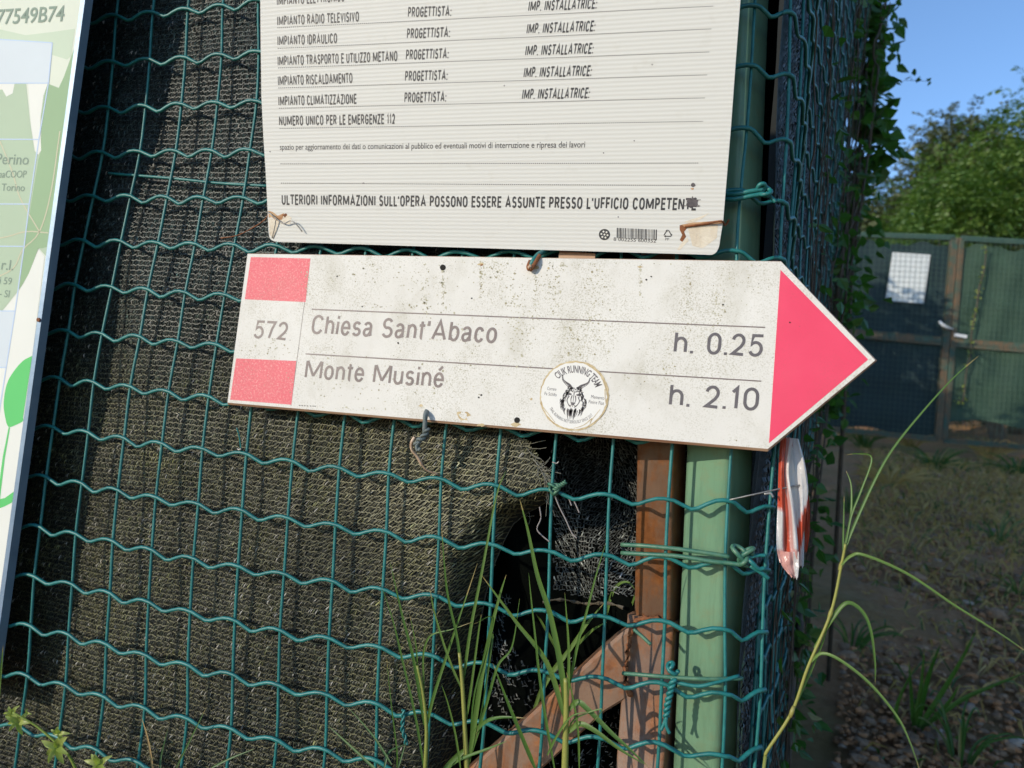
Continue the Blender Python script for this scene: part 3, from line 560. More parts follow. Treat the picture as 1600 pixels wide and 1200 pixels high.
for cx, cy, rx, ry, n_ in ((862, 440, 12, 38, 130), (930, 455, 18, 50, 190), (890, 410, 22, 14, 70), (905, 528, 42, 36, 210), (800, 470, 26, 40, 130), (812, 530, 22, 40, 120), (770, 418, 30, 14, 70), (655, 440, 34, 22, 70), (560, 420, 60, 22, 60), (720, 520, 40, 40, 70), (1075, 460, 7, 55, 90), (1123, 480, 9, 40, 80), (1045, 575, 10, 24, 60), (560, 600, 90, 30, 90), (640, 480, 90, 12, 60), (960, 610, 60, 40, 50), (700, 600, 60, 40, 60), (425, 545, 35, 12, 50), (1160, 440, 30, 22, 40), (692, 446, 3, 26, 60), (838, 452, 4, 30, 70), (752, 440, 3, 26, 50), (665, 470, 5, 40, 40), (1000, 440, 3, 24, 40), (910, 408, 160, 4, 90), (600, 402, 140, 3, 70), (480, 440, 3, 24, 30), (1080, 690, 70, 5, 40), (560, 640, 80, 4, 40)):
    for i in range(n_):
        c = (q.gauss(cx, rx * .62), q.gauss(cy, ry * .62))
        if c[1] < 403 + (c[0] - 390) * .014 or c[1] > 625 + (c[0] - 354) * .082 or (850 < c[0] < 950 and c[1] > 562): continue
        SP.poly(mb, blob(c, q.uniform(.45, 1.15) if q.random() < .9 else q.uniform(1.2, 2.0), 6, .45, q.uniform(.6, 1.2), q.random()), .00032 + .00002 * (i % 3), q.choice((0, 0, 1)))
mb.obj('algae_specks', [M['algae'], M['algae2']], sign)
# the wire ties of the sign
def wirepath(P, y, n=6):
    ys = y if not np.isscalar(y) else [y] * len(P)
    return catmull([at(a, b, c) for (a, b), c in zip(P, ys)], n)
def twist(P, r, turns, n=40):
    """two strands wound round a path"""
    P = np.array(P); t = np.linspace(0, 1, n); d = np.r_[0, np.cumsum(np.linalg.norm(np.diff(P, axis=0), axis=1))]; d /= d[-1]
    C_ = np.stack([np.interp(t, d, P[:, k]) for k in range(3)], 1); T = np.gradient(C_, axis=0); T /= np.linalg.norm(T, axis=1)[:, None]
    A = np.cross(T, [0, 1., 0]); A /= np.linalg.norm(A, axis=1)[:, None] + 1e-9; B = np.cross(T, A); a = t * turns * 2 * np.pi
    o = r * (np.cos(a)[:, None] * A + np.sin(a)[:, None] * B); return C_ + o, C_ - o
tie = thing('wire_tie', 'frayed two tone wire tie hanging from the bottom edge of the trail sign', 'wire tie', at(665, 645, -.024), 'wire ties')
mb = MB(); mb.tube(wirepath([(667, 641), (665, 648), (664, 662), (664, 676), (668, 681)], [-.018, -.0265, -.027, -.024, -.012]), .0022, 8); mb.obj('loop', M['graycord'], tie, True)
a, b = twist(wirepath([(668, 669), (664, 678), (659, 685), (653, 690), (650, 696)], -.025), .0016, 2.0); mb = MB(); mb.tube(a, .0016, 7); mb.tube(b, .0014, 7); mb.obj('twisted_knot', M['graycord'], tie, True)
mb = MB(); mb.tube(wirepath([(648, 683), (643, 692), (644, 703), (652, 713), (660, 727), (668, 735), (684, 741)], [-.025, -.025, -.022, -.018, -.014, -.010, -.004]), [.0015] * 24 + [.0009] * 13, 7); mb.obj('bare_end', M['cord'], tie, True)
mb = MB(); mb.tube(wirepath([(655, 690), (651, 697), (653, 704), (657, 700)], -.026), .0016, 7); mb.obj('loose_end', M['graycord'], tie, True)
tie = thing('wire_tie', 'brown and green wire loop over the top edge of the trail sign', 'wire tie', at(838, 410, -.024), 'wire ties')
mb = MB(); mb.tube(wirepath([(828, 417), (833, 408), (838, 401), (845, 395), (856, 391)], [-.0245, -.0255, -.022, -.015, -.002]), .0022, 8); mb.obj('green_strand', M['wire'], tie, True)
mb = MB(); mb.tube(wirepath([(843, 399), (837, 408), (833, 416), (828, 421), (826, 416), (829, 408)], [-.021, -.025, -.0255, -.0258, -.0255, -.024]), .0021, 8); mb.obj('rusty_strand', M['rusty'], tie, True)
mb = MB(); mb.tube(wirepath([(829, 414), (828, 418), (826, 416)], -.0276), .0014, 7); mb.obj('bare_end', M['cord'], tie, True)
# wood splinter board edge between the two signs
lath = tag((lambda b: (b.prism([at(*p, -.006) for p in ((874, 392), (930, 396), (929, 410), (872, 409))], (0, .004, 0)), b.obj('wood_scrap', M['ply'], org=at(900, 400, -.006)))[1])(MB()),
           'scrap of brown wood showing between the notice board and the trail sign', 'wood scrap')

# ------------------------------------------------------------------ the round sticker
C0 = np.array([896.8, 618.0]); SY = .0012
so_ = SP(C0, SY); SR = np.linalg.norm(SP((C0[0] + 54.5, C0[1])) - SP(C0))
stk = thing('round_sticker', 'round white running team sticker with a horned goat head, on the trail sign', 'sticker', so_)
er = math.radians(-2.5)
def S(p, off=0.0):
    x, z = p; return so_ + np.array([SR * (x * math.cos(er) - z * math.sin(er)), -off * .4, SR * (x * math.sin(er) + z * math.cos(er))])
def spoly(mb, pts, off, mi=0): mb.add([S(p, off) for p in pts], [tuple(range(len(pts)))], mi)
def stroke(mb, pts, w0, w1, off=.0004, mi=0):
    P = np.array(catmull(pts, 4)); T = np.gradient(P, axis=0); T /= np.linalg.norm(T, axis=1)[:, None] + 1e-9; N = np.stack([-T[:, 1], T[:, 0]], 1)
    W = np.linspace(w0, w1, len(P)) / 2
    for i in range(len(P) - 1):
        spoly(mb, [P[i] - N[i] * W[i], P[i + 1] - N[i + 1] * W[i + 1], P[i + 1] + N[i + 1] * W[i + 1], P[i] + N[i] * W[i]], off, mi)
mb = MB(); q = random.Random(5)
spoly(mb, [(1.0 * (1 + q.uniform(-.012, .018)) * math.cos(a), 1.0 * (1 + q.uniform(-.012, .018)) * math.sin(a)) for a in np.linspace(0, 2 * np.pi, 90, endpoint=False)], -.0001, 1)
spoly(mb, [((.955 if not .1 < a < 1.2 else .93) * (1 + q.uniform(-.02, .015)) * math.cos(a) - .005, .955 * (1 + q.uniform(-.02, .015)) * math.sin(a) - .004) for a in np.linspace(0, 2 * np.pi, 80, endpoint=False)], .0002, 0)
mb.obj('vinyl_disc', [M['sticker'], M['glue']], stk)
mb = MB()
def arc_text(t, r, cap, a0, a1, top=True, bold=0.02):
    V, F = text_mesh(t, bold); a = a0 + (a1 - a0) * V[:, 0]; rr_ = r + cap * V[:, 1] if top else r - cap * V[:, 1]
    mb.add([S((b * math.sin(c), b * math.cos(c)), .0004) for b, c in zip(rr_, a)], F)
R_ = math.radians
arc_text('CIUK RUNNING TEAM', .66, .20, R_(-51), R_(63)); arc_text('TRAIL RUNNING NOT SERIOUSLY SINCE 2017', .80, .085, R_(236), R_(129), False, 0.0)
def flat_text(t, x0, x1, z, cap, sl=0):
    V, F = text_mesh(t, 0.0); mb.add([S((x0 + (x1 - x0) * u, z + cap * v + sl * u), .0004) for u, v in V], F)
flat_text('Correre', -.80, -.53, .07, .095); flat_text('Fa Schifo', -.86, -.50, -.085, .095); flat_text('Memento', .50, .88, -.02, .095); flat_text('Finire Fiat', .45, .89, -.17, .095)
mb.obj('sticker_lettering', M['ink_dark'], stk)
mb = MB(); q = random.Random(9)
for sx in (-1, 1):
    X = lambda pts: [(sx * a, b) for a, b in pts]
    mid = catmull([(.10, .17), (.17, .27), (.28, .34), (.37, .42), (.40, .56)], 5); wd = np.linspace(.13, .012, len(mid)); T = np.gradient(mid, axis=0); N = np.stack([-T[:, 1], T[:, 0]], 1) / np.linalg.norm(T, axis=1)[:, None]
    L, Rr = mid + N * wd[:, None] / 2, mid - N * wd[:, None] / 2
    for i in range(len(mid) - 1):
        t = i / len(mid)
        spoly(mb, X([L[i], L[i] * .35 + Rr[i] * .65, L[i + 1] * .35 + Rr[i + 1] * .65, L[i + 1]]), .0004)
    stroke(mb, X(Rr), .02, .012)
    for i in range(1, len(mid) - 2, 2): stroke(mb, X([Rr[i], Rr[i] * .5 + L[i + 1] * .5, L[i + 1]]), .018, .01)
    spoly(mb, X([(.05, .03), (.13, .07), (.24, .09), (.20, .015), (.11, -.01)]), .0004); stroke(mb, X([(.03, .10), (.12, .13), (.27, .12)]), .03, .012)
    stroke(mb, X([(.05, .0), (.07, -.12), (.055, -.2)]), .035, .015); stroke(mb, X([(.13, -.03), (.18, -.15), (.12, -.28), (.05, -.34)]), .03, .02)
    stroke(mb, X([(.02, -.26), (.07, -.30), (.12, -.27)]), .025, .015)
    for i in range(46):
        t = q.random(); a = (.20 + .16 * math.sin(t * 2.6) + q.uniform(-.1, .02), .14 - .55 * t); ln = q.uniform(.10, .20); an = q.uniform(-.35, .25) + (.5 - t) * .5
        stroke(mb, X([a, (a[0] + ln * .35 * math.sin(an) + .02, a[1] - ln * .5), (a[0] + ln * math.sin(an * .6) * .5 - .02, a[1] - ln)]), q.uniform(.018, .034), .003)
    for i in range(12):
        x = q.uniform(.0, .16); z = q.uniform(-.36, -.44); stroke(mb, X([(x, z), (x * .9, z - .12), (x * .55, z - q.uniform(.18, .30))]), .03, .003)
    for i in range(12):
        x = q.uniform(.0, .2); z = q.uniform(.14, .24); stroke(mb, X([(x, z), (x + .03, z + .03), (x + q.uniform(-.05, .06), z - .07)]), .022, .006)
spoly(mb, [(-.075, -.20), (.075, -.20), (.05, -.25), (0, -.285), (-.05, -.25)], .0004); stroke(mb, [(0, .12), (0, -.05), (0, -.2)], .03, .012); stroke(mb, [(0, -.28), (0, -.33)], .02, .014)
mb.obj('goat_head_emblem', M['ink_dark'], stk)
mb = MB()
for pts in ([(.78, .52), (.93, .22), (.97, -.05), (.90, -.40), (.70, -.66)], [(.86, .30), (.90, .05), (.93, -.12)], [(.60, -.60), (.40, -.80), (.10, -.93)], [(.55, -.72), (.62, -.62), (.80, -.30)], [(-.86, -.42), (-.70, -.62), (-.45, -.82)]):
    stroke(mb, [(a + q.uniform(-.02, .02), b + q.uniform(-.02, .02)) for a, b in pts], .028, .012, .0006)
mb.obj('curled_edge', M['glue'], stk)

# ------------------------------------------------------------------ the building notice
NP_ = Plane(-.0125, -.27, .936)
notice = thing('notice_board', 'white corrugated plastic building notice with black Italian print, above the trail sign', 'notice board', (.46, -.03, 1.1))
def round_out(L0, BL, BR, R0):
    p = [L0, (407.2, 60), (408.4, 150), (411.5, 215), (415, 267), (418, 327), (419.3, 360)]
    p += [tuple(c) for c in catmull([(419.3, 360), (421, 370.5), (425, 375.5), (434, 378)], 3)[1:]]
    p += [(600, 383), (780, 388.6), (950, 393.5), (1100, 397.8)]
    p += [tuple(c) for c in catmull([(1100, 397.8), (1112, 398), (1119, 394), (1123.5, 385), (1125.5, 372)], 3)[1:]]
    return p + [(1130, 345), (1142, 200), (1150, 90), R0]
poly = round_out((406.7, 0), None, None, (1157, 0)); fr = [NP_(p) for p in poly]
up = np.array([0, -.27, 1.0]) * .34; fr = [fr[0] + up + np.array([-.004, 0, 0])] + fr + [fr[-1] + up + np.array([.004, 0, 0])]
mb = MB(); mb.prism(fr, -NP_.n * .0045); mb.obj('corrugated_sheet', M['corr'], notice)
mb = MB(); rows_ = [('IMPIANTO ELETTRONICO', (432.8, 9), (538.5, 2.7), (432.3, -6.5)), ('IMPIANTO RADIO TELEVISIVO', (433.3, 40.7), (560.9, 34), (433, 25)), ('IMPIANTO IDRAULICO', (433.7, 71.8), (526.7, 67.7), (433.4, 56)),
    ('IMPIANTO TRASPORTO E UTILIZZO METANO', (434, 103.3), (620.9, 95.8), (433.6, 87.5)), ('IMPIANTO RISCALDAMENTO', (434.6, 134.4), (550.8, 130), (434, 118.4)), ('IMPIANTO CLIMATIZZAZIONE', (435.2, 165.8), (557, 162.6), (434.8, 150)),
    ('NUMERO UNICO PER LE EMERGENZE 112', (436.2, 196.8), (617.2, 194), (435.8, 181))]
rows_ += [('PROGETTISTA:', a, b, (a[0] + .9, a[1] - 16.4)) for a, b in (((640, -6), (707, -8)), ((637.2, 27.4), (705, 25.6)), ((635.6, 60.8), (702.8, 58.6)), ((634, 94), (700.7, 91.8)), ((632.6, 127.4), (699, 125.6)), ((631.6, 160.8), (697, 159.3)))]
rows_ += [('IMP. INSTALLATRICE:', a, b, (a[0] + 2.4, a[1] - 17)) for a, b in (((824.8, 18.3), (931.8, 14)), ((822.2, 53.6), (929, 49.2)), ((820, 87.7), (926.2, 84.2)), ((817.6, 121.8), (923.6, 119.2)), ((815, 155.8), (920.4, 153.9)))]
for t, a, b, c in rows_: mb = MB(); NP_.stroke_text(mb, t, a, b, c, .0004, .175, 0, True); mb.obj('heading_lettering', M['black_ink'], notice)
mb = MB(); NP_.text(mb, 'spazio per aggiornamento dei dati o comunicazioni al pubblico ed eventuali motivi di interruzione e ripresa dei lavori', (437.3, 234), (914, 230.4), (437.2, 225.4), .0004, .006)
mb.obj('small_lettering', M['black_ink'], notice)
mb = MB(); NP_.stroke_text(mb, 'ULTERIORI INFORMAZIONI SULL’OPERA POSSONO ESSERE ASSUNTE PRESSO L’UFFICIO COMPETENTE', (440.3, 320.3), (1087, 329), (440, 303.6), .0004, .18, 0, True)
mb.obj('bottom_lettering', M['black_ink'], notice)
mb = MB()
for a, b in (((433.4, 43.4), (1115, 9.6)), ((434, 75.6), (1112, 45.2)), ((434.4, 106.2), (1109, 81.2)), ((435, 137.5), (1105.5, 117)), ((435.8, 169.2), (1102, 153)), ((436.8, 200.8), (1099, 189.6)), ((438.2, 256), (1092, 254.8)), ((439.2, 286.2), (1088, 290))):
    a, b = np.array(a), np.array(b)
    k_ = int(np.hypot(*(b - a)) / 3.0)
    for i in range(k_):
        p, q2 = a + (b - a) * i / k_, a + (b - a) * (i + .66) / k_; NP_.line(mb, p, q2, 1.35, .0003)
mb.obj('dotted_rules', M['rule'], notice)
mb = MB(); q = random.Random(12); x = 963.8
while x < 1026:
    wb = q.choice([.8, .8, 1.2, 1.8]); s_ = (x - 963.8) / 63; yb = 372.0 + 3.4 * s_
    NP_.poly(mb, [(x, 356 + 2.8 * s_), (x + wb, 356 + 2.8 * s_), (x + wb - .3, yb), (x - .3, yb)], .0004); x += wb + q.choice([.8, 1.0, 1.5])
NP_.text(mb, '8 002255 600352', (958.6, 376.2), (1025, 379.2), (958.9, 370.8), .00045, .0)
mb.obj('barcode', M['black_ink'], notice)
mb = MB(); NP_.disc(mb, (944.5, 366.5), 8.8, .0004, 0, 26)
for dx, dy in [(0, 0)] + [(4.9 * math.cos(a), 4.9 * math.sin(a)) for a in np.linspace(.2, .2 + 2 * np.pi, 7)[:-1]]: NP_.disc(mb, (944.5 + dx, 366.5 + dy), 1.5, .0006, 1, 10)
mb.obj('printers_mark', [M['black_ink'], M['white_fleck']], notice); mb = MB()
tri = [(1043.5, 358), (1050.5, 369.5), (1036.5, 369)]
for i in range(3):
    a, b = np.array(tri[i]), np.array(tri[(i + 1) % 3]); NP_.line(mb, a + (b - a) * .12, a + (b - a) * .8, 1.5, .0004); d = (b - a) / np.hypot(*(b - a)); nn = np.array([-d[1], d[0]])
    e = a + (b - a) * .72; NP_.poly(mb, [e + nn * 2, e - nn * 2, e + d * 3], .00045)
NP_.text(mb, 'PP', (1039.5, 375.6), (1045.5, 375.8), (1039.6, 371.6), .0004)
mb.obj('recycling_mark', M['black_ink'], notice)
mb = MB()
NP_.poly(mb, [(1065, 351), (1085, 347.5), (1108, 346), (1128, 343.5), (1129, 348.5), (1112, 351), (1090, 354), (1072, 356)], .0005, 0)
NP_.poly(mb, [(1062, 352), (1068, 351), (1073, 357), (1069, 362), (1072, 370), (1066, 378), (1062, 375), (1066, 367), (1062, 359)], .00045, 1)
NP_.poly(mb, [(1066, 378), (1074, 371), (1076, 376), (1062, 391), (1058, 390)], .0004, 2); NP_.poly(mb, [(1075, 357), (1122, 351), (1120, 372), (1098, 388), (1082, 384)], .00032, 2)
NP_.poly(mb, [(1068, 347), (1093, 339), (1108, 333), (1098, 341), (1080, 349)], .0004, 2)
mb.obj('torn_corner', [M['stain'], M['rusty'], M['torn']], notice); mb = MB()
NP_.poly(mb, [(419, 329), (426, 331), (434, 337), (444, 333), (441, 343), (432, 345), (424, 339), (420, 340)], .0005, 0); NP_.poly(mb, [(420, 341), (432, 344), (437, 347), (434, 358), (427, 374), (421, 366)], .00032, 2)
NP_.poly(mb, [(434, 340), (445, 333), (456, 340), (453, 350), (440, 349)], .0003, 2); NP_.poly(mb, [(442, 336), (447, 333), (449, 336), (445, 340)], .0005, 1)
mb.obj('torn_corner', [M['stain'], M['rusty'], M['torn']], notice)
mb = MB(); q = random.Random(14); NP_.disc(mb, (1083, 289), 3.4, .0006, 0, 12); NP_.poly(mb, blob((1082, 295), 2.5, 9, .4, .7, 3), .00055, 1); mb.obj('nail_hole', [M['ink_dark'], M['stain']], notice)
mb = MB(); NP_.poly(mb, blob((1080, 316), 9, 16, .45, .9, 5), .0006, 0)
for i in range(26):
    a = q.uniform(0, 6.28); p = (1079 + q.uniform(-8, 8), 316 + q.uniform(-7, 7)); L = q.uniform(5, 13); NP_.line(mb, p, (p[0] + L * math.cos(a) + 2, p[1] + L * .5 * math.sin(a)), 1.1, .0007)
mb.obj('black_scuff', M['ink_dark'], notice)
for c in ((568, 286), (788, 134), (1019, 101), (991, 220), (943, 239), (966, 339), (422, 237)): mb = MB(); NP_.disc(mb, c, 1.1, .0005, 0, 7); mb.obj('dirt_speck', M['ink_dark'], notice)
tie = thing('wire_tie', 'thin rusty wire through the torn bottom left corner of the notice board', 'wire tie', NP_((432, 343)), 'wire ties')
mb = MB(); mb.tube(catmull([NP_(p, o / OS) for p, o in (((419, 331), .001), ((426, 335), .003), ((434, 342), .003), ((446, 349), .003), ((458, 345), .004), ((466, 350), .004), ((475, 362), .003))], 5), .0006, 5); mb.obj('rusty_wire', M['steel'], tie, True)
mb = MB(); mb.tube(catmull([NP_(p, o / OS) for p, o in (((434, 342), .003), ((431, 356), .002), ((426, 372), .001))], 5), .0005, 5); mb.obj('bent_end', M['steel'], tie, True)
mb = MB(); mb.tube(wirepath([(420, 333), (414, 343), (395, 356), (370, 368), (345, 372)], [-.010, -.008, -.005, -.004, -.004]), .0006, 5); mb.obj('long_end', M['rusty'], tie, True)
tie = thing('wire_tie', 'rusty wire poking out of the torn bottom right corner of the notice board', 'wire tie', NP_((1126, 346)), 'wire ties')
mb = MB(); mb.tube(catmull([NP_((1070, 354), .004), NP_((1100, 350), .006), NP_((1127, 346), .010), at(1133, 352, -.010), at(1139, 343, -.012)], 5), .0009, 6); mb.obj('rusty_wire', M['rusty'], tie, True)

# ------------------------------------------------------------------ the information panel at the left
PP = Plane(-.016, -.064, .552)
panel = thing('information_panel', 'pale green and white information panel with a leaf design, left of the net', 'information panel', (-.4, -.03, 0))
A, B = PP((127, 0)), PP((-1, 940)); ed = (A - B) / (A - B)[2]
pz = lambda z: B + ed * (z - B[2])
T1, T0 = pz(1.75), pz(.452); W_ = np.array([-.95, 0, 0])
bx = lambda e0, e1, th0, th1: [e0, e1]
mb = MB(); mb.prism([T0, T1, T1 + W_, T0 + W_], -PP.n * .0035); mb.obj('sheet', M['pan_bg'], panel)
mb = MB(); e_ = np.array([.0055, 0, 0])
mb.prism([T0 + e_ - PP.n * .009, T0 + e_ + PP.n * .0006, T0 + PP.n * .0006, T0 - PP.n * .009], T1 - T0); mb.obj('edge_trim', M['pan_edge'], panel)
L_ = [(k_, MB()) for k_ in ('pan_white', 'pan_g1', 'pan_g2', 'pan_g3', 'pan_lime', 'pan_blue', 'pan_line', 'pan_or', 'pan_txt')]; PB = dict(L_)
def pp(kind, pts, off):
    V = np.array([PP(p, off) for p in pts]); lo = V[:, 2] < .455; V[lo, 1] -= -.064 * (V[lo, 2] - .455); V[lo, 2] = .455; V[:, 0] = np.maximum(V[:, 0], T0[0] - .94)
    PB[kind].add(V, [tuple(range(len(V)))])
X0 = -330
def edgex(y): return 126.3 - .1362 * y
pp('pan_g3', [(X0, -30), (40, 55), (82, 50), (117, 45), (111, 88), (105, 93), (45, 75), (X0, 120)], .0003)
pp('pan_g1', [(X0, 130), (22, 132), (27, 112), (33, 107), (40, 125), (47, 190), (54, 236), (60, 242), (65, 236), (64, 160), (73, 130), (92, 137), (100, 120), (117, 72), (edgex(380), 380), (edgex(400), 400), (61, 388), (45, 428), (27, 456), (0, 490), (X0, 560)], .0004)
pp('pan_g2', [(92, 138), (100, 120), (116.5, 76), (edgex(386), 386), (66, 388), (61, 388), (45, 428), (30, 455), (42, 360), (60, 250), (64, 236), (65, 180), (73, 130)], .0005)
pp('pan_white', [(X0, 140), (4, 140), (10, 151), (20, 146), (23, 131), (44, 130), (49, 200), (55, 234), (60, 242), (64.5, 235), (63, 190), (68, 150), (75, 130), (X0, 129)], .0006)
pp('pan_white', [(60, 388), (edgex(400) - 2, 402), (edgex(560), 560), (edgex(950), 950), (-60, 1200), (X0, 1200), (X0, 600), (0, 492), (27, 458), (45, 428)], .0005)
pp('pan_blue', [(X0, 40), (82, 67), (76, 130), (X0, 131)], .0008)
PB['pan_blue'].obj('blue_box', M['pan_blue'], panel); PB['pan_blue'] = MB()
pp('pan_blue', [(X0, 486), (24, 486), (10, 574), (X0, 574)], .0008)
for a, b in (((82, 67), (X0, 40)), ((82, 67), (76, 130)), ((76, 130), (X0, 131)), ((76, 130), (61, 218)), ((61, 218), (X0, 216)), ((61, 218), (46, 319)), ((46, 319), (X0, 318)), ((46, 319), (38, 385)), ((38, 385), (X0, 383)), ((38, 385), (24, 486)), ((24, 486), (X0, 484)), ((24, 486), (10, 574)), ((10, 574), (X0, 574)), ((10, 574), (-8, 690))):
    PP.line(PB['pan_line'], a, b, 1.8, .001)
for pts in ([(94, 205), (80, 300), (62, 362), (36, 390), (20, 420), (-20, 440)], [(76, 364), (40, 362), (0, 372), (-60, 370)], [(0, 220), (20, 270), (32, 310), (62, 362)]): PP.pline(PB['pan_or'], catmull(pts, 4), 1.8, .0009)
pp('pan_lime', [tuple(c) for c in catmull([(edgex(556) - 0, 556), (36, 564), (22, 580), (11, 600), (6, 630), (9, 655), (14, 667), (25, 664), (36, 658), (edgex(660), 652)], 4)], .0009)
pp('pan_lime', [(14, 667), (16, 668), (8, 715), (2, 765), (-6, 840), (-10, 840), (-2, 762), (5, 712)], .00095); pp('pan_lime', [(edgex(766), 768), (8, 778), (-8, 782), (-30, 800), (-30, 812), (-5, 796), (8, 791), (edgex(786), 785)], .00095)
for t, a, b, c in (('77549B74', (-6, 38.5), (99.5, 33), (-3, 15.5)), ('Perino', (-6, 256.5), (44.5, 257.5), (-4, 240)), ('eaCOOP', (-2, 277.6), (41, 277.6), (-.6, 266.8)), ('- Torino', (-5, 298), (38.6, 298.8), (-4, 286.8)), ('r.l.', (2, 421), (20.5, 422.5), (4.2, 405.5)), ('i 59', (-1, 443.4), (18, 445), (.6, 432.6)), ('- SI', (-1, 463.6), (14.6, 464.8), (.6, 452.8))):
    tx = MB(); PP.text(tx, t, a, b, c, .0011, .012 if t[0] == '7' else .006); tx.obj('panel_lettering', M['pan_txt'], panel)
for k_, nm in (('pan_white', 'white_shapes'), ('pan_g1', 'pale_green_shapes'), ('pan_g2', 'sage_green_shapes'), ('pan_g3', 'mint_shapes'), ('pan_lime', 'leaf_design'), ('pan_blue', 'blue_box'), ('pan_line', 'blue_lines'), ('pan_or', 'map_lines')):
    PB[k_].obj(nm, M[k_], panel)
mb = MB(); mb.tube([PP((62, 500)) + PP.n * .0006, PP((62, 500)) + PP.n * .002], .0022, 10); mb.obj('screw', M['rusty'], panel)
for t in (-.12, -.80):
    mb = MB(); p = T0 + np.array([t, 0, 0]) - PP.n * .006; column(mb, (p[0], p[1], -.05), (p[0], p[1], p[2] + .02), rsquare(.012, .002), 0); mb.obj('leg', M['pan_edge'], panel)

# ------------------------------------------------------------------ wire ties on the fence and posts
def tie_thing(label, loc): return thing('wire_tie', label, 'wire tie', loc, 'wire ties')
def strand(t, name, P, y, r, mat='wire', n=6, s=7): mb = MB(); mb.tube(wirepath(P, y, n), r, s); return mb.obj(name, M[mat], t, True)
def knot(t, c, y, r, R, turns=3.2, mat='wire', sd=0):
    q = random.Random(sd); o = at(*c, y); a = np.linspace(0, turns * 2 * np.pi, 70)
    P = np.stack([o[0] + (R * .55) * np.sin(a * .37 + sd) + R * .55 * np.cos(a), o[1] + R * .55 * np.sin(a), o[2] + R * .9 * np.cos(a * .61 + sd)], 1)
    mb = MB(); mb.tube(P, r, 7); return mb.obj('knot', M[mat], t, True)
t = tie_thing('double green wire tie wrapped round the posts just below the trail sign', at(1100, 860, -.008))
strand(t, 'strand', [(971, 851), (1010, 853), (1060, 858), (1110, 865), (1140, 870)], [.004, -.004, -.008, -.010, -.010], .0019, 'wire_dirty'); strand(t, 'strand', [(971, 864), (1010, 866), (1060, 869), (1110, 877), (1140, 880), (1170, 884)], [.006, -.003, -.007, -.010, -.010, -.012], .0019, 'wire_dirty')
knot(t, (1160, 868), -.013, .0019, .0072, 3.4, 'wire_dirty', 1); strand(t, 'tail', [(1166, 872), (1176, 880), (1185, 889), (1194, 888)], [-.014, -.016, -.014, -.012], .0018); strand(t, 'tail', [(1170, 872), (1182, 868), (1196, 868)], [-.012, -.010, -.008], .0016); strand(t, 'tail', [(1172, 884), (1188, 894), (1201, 904)], [-.012, -.012, -.010], .0017)
t = tie_thing('green wire tie near the foot of the green post with a dangling twisted end', at(1060, 1059, -.008))
strand(t, 'strand', [(973, 1052), (1010, 1055), (1060, 1059), (1110, 1061), (1160, 1060)], [.002, -.006, -.008, -.008, .004], .0017, 'wire_dirty'); strand(t, 'strand', [(1051, 1065), (1090, 1072), (1120, 1066), (1155, 1056)], [-.006, -.008, -.007, .002], .0016)
knot(t, (1051, 1044), -.007, .0017, .0042, 2.2, 'wire', 2)
mb = MB(); a, b = twist(wirepath([(1053, 1060), (1048, 1078), (1043, 1100), (1041, 1120)], -.009), .0015, 3.5); mb.tube(a, .0016, 6); mb.tube(b, .0016, 6); mb.obj('twisted_end', M['wire'], t, True)
strand(t, 'tail', [(1041, 1120), (1037, 1132), (1033, 1141)], -.009, .0014); strand(t, 'tail', [(1041, 1120), (1041, 1134), (1046, 1146)], -.010, .0014)
t = tie_thing('dark green wire tie round the green post beside the notice board', at(1160, 303, -.006))
strand(t, 'strand', [(1128, 304), (1150, 303), (1172, 299), (1192, 296)], [-.004, -.008, -.010, -.008], .0020); strand(t, 'strand', [(1126, 311), (1150, 311), (1174, 306), (1194, 303)], [-.004, -.007, -.009, -.008], .0020)
knot(t, (1194, 297), -.009, .0018, .0050, 2.6, 'wire', 3); strand(t, 'tail', [(1196, 301), (1206, 309), (1212, 316)], -.006, .0016)
t = tie_thing('twisted green wire knot holding the torn corner of the shade net', at(866, 766, -.006))
knot(t, (866, 765), -.005, .0013, .0050, 3.4, 'wire_dirty', 4)
mb = MB(); a, b = twist(wirepath([(866, 766), (872, 760), (878, 757), (884, 753)], -.008), .0012, 3); mb.tube(a, .0010, 6); mb.tube(b, .0010, 6); mb.obj('twisted_end', M['wire_dirty'], t, True)
strand(t, 'hook', [(863, 722), (870, 724), (873, 721)], -.003, .0006, 'steel')
t = tie_thing('small twisted green wire hanging from the mesh above the tall grass', at(631, 1111, -.006))
mb = MB(); a, b = twist(wirepath([(630.5, 1109), (629.5, 1125), (629, 1141), (633, 1152), (635, 1164)], -.007), .0011, 2.6); mb.tube(a, .0010, 6); mb.tube(b, .0010, 6); mb.obj('twisted_wire', M['wire'], t, True)
t = tie_thing('short loose wire end on the mesh under the left end of the trail sign', at(373, 690, -.005))
strand(t, 'wire_end', [(370, 668), (374, 682), (377, 704)], [-.008, -.006, -.003], .0008); strand(t, 'hook', [(371, 701), (374, 703), (377, 701)], -.006, .0008, 'steel')
t = tie_thing('short cut wire end pointing right across the brown post', at(1003, 995, -.005))
strand(t, 'wire_end', [(990, 983), (1003, 994), (1017, 1007)], [-.004, -.006, -.008], .0015, 'wire_dirty')
b_ = MB(); b_.tube(wirepath([(170, 271), (224, 275), (282, 280), (340, 286), (425, 291)], [.006, .003, .003, .004, .004]), .0015, 7)
tag(b_.obj('straight_wire', M['wire'], smooth=True, org=at(282, 280, .003)), 'straight dark green wire threaded across the net left of the notice board', 'wire')
b_ = MB(); b_.tube(wirepath([(1140, 781), (1180, 772), (1222, 763), (1262, 756)], [-.004, -.004, .004, .012]), .0007, 6); b_.tube(wirepath([(1194, 772), (1204, 771), (1208, 777)], -.003), .0010, 6)
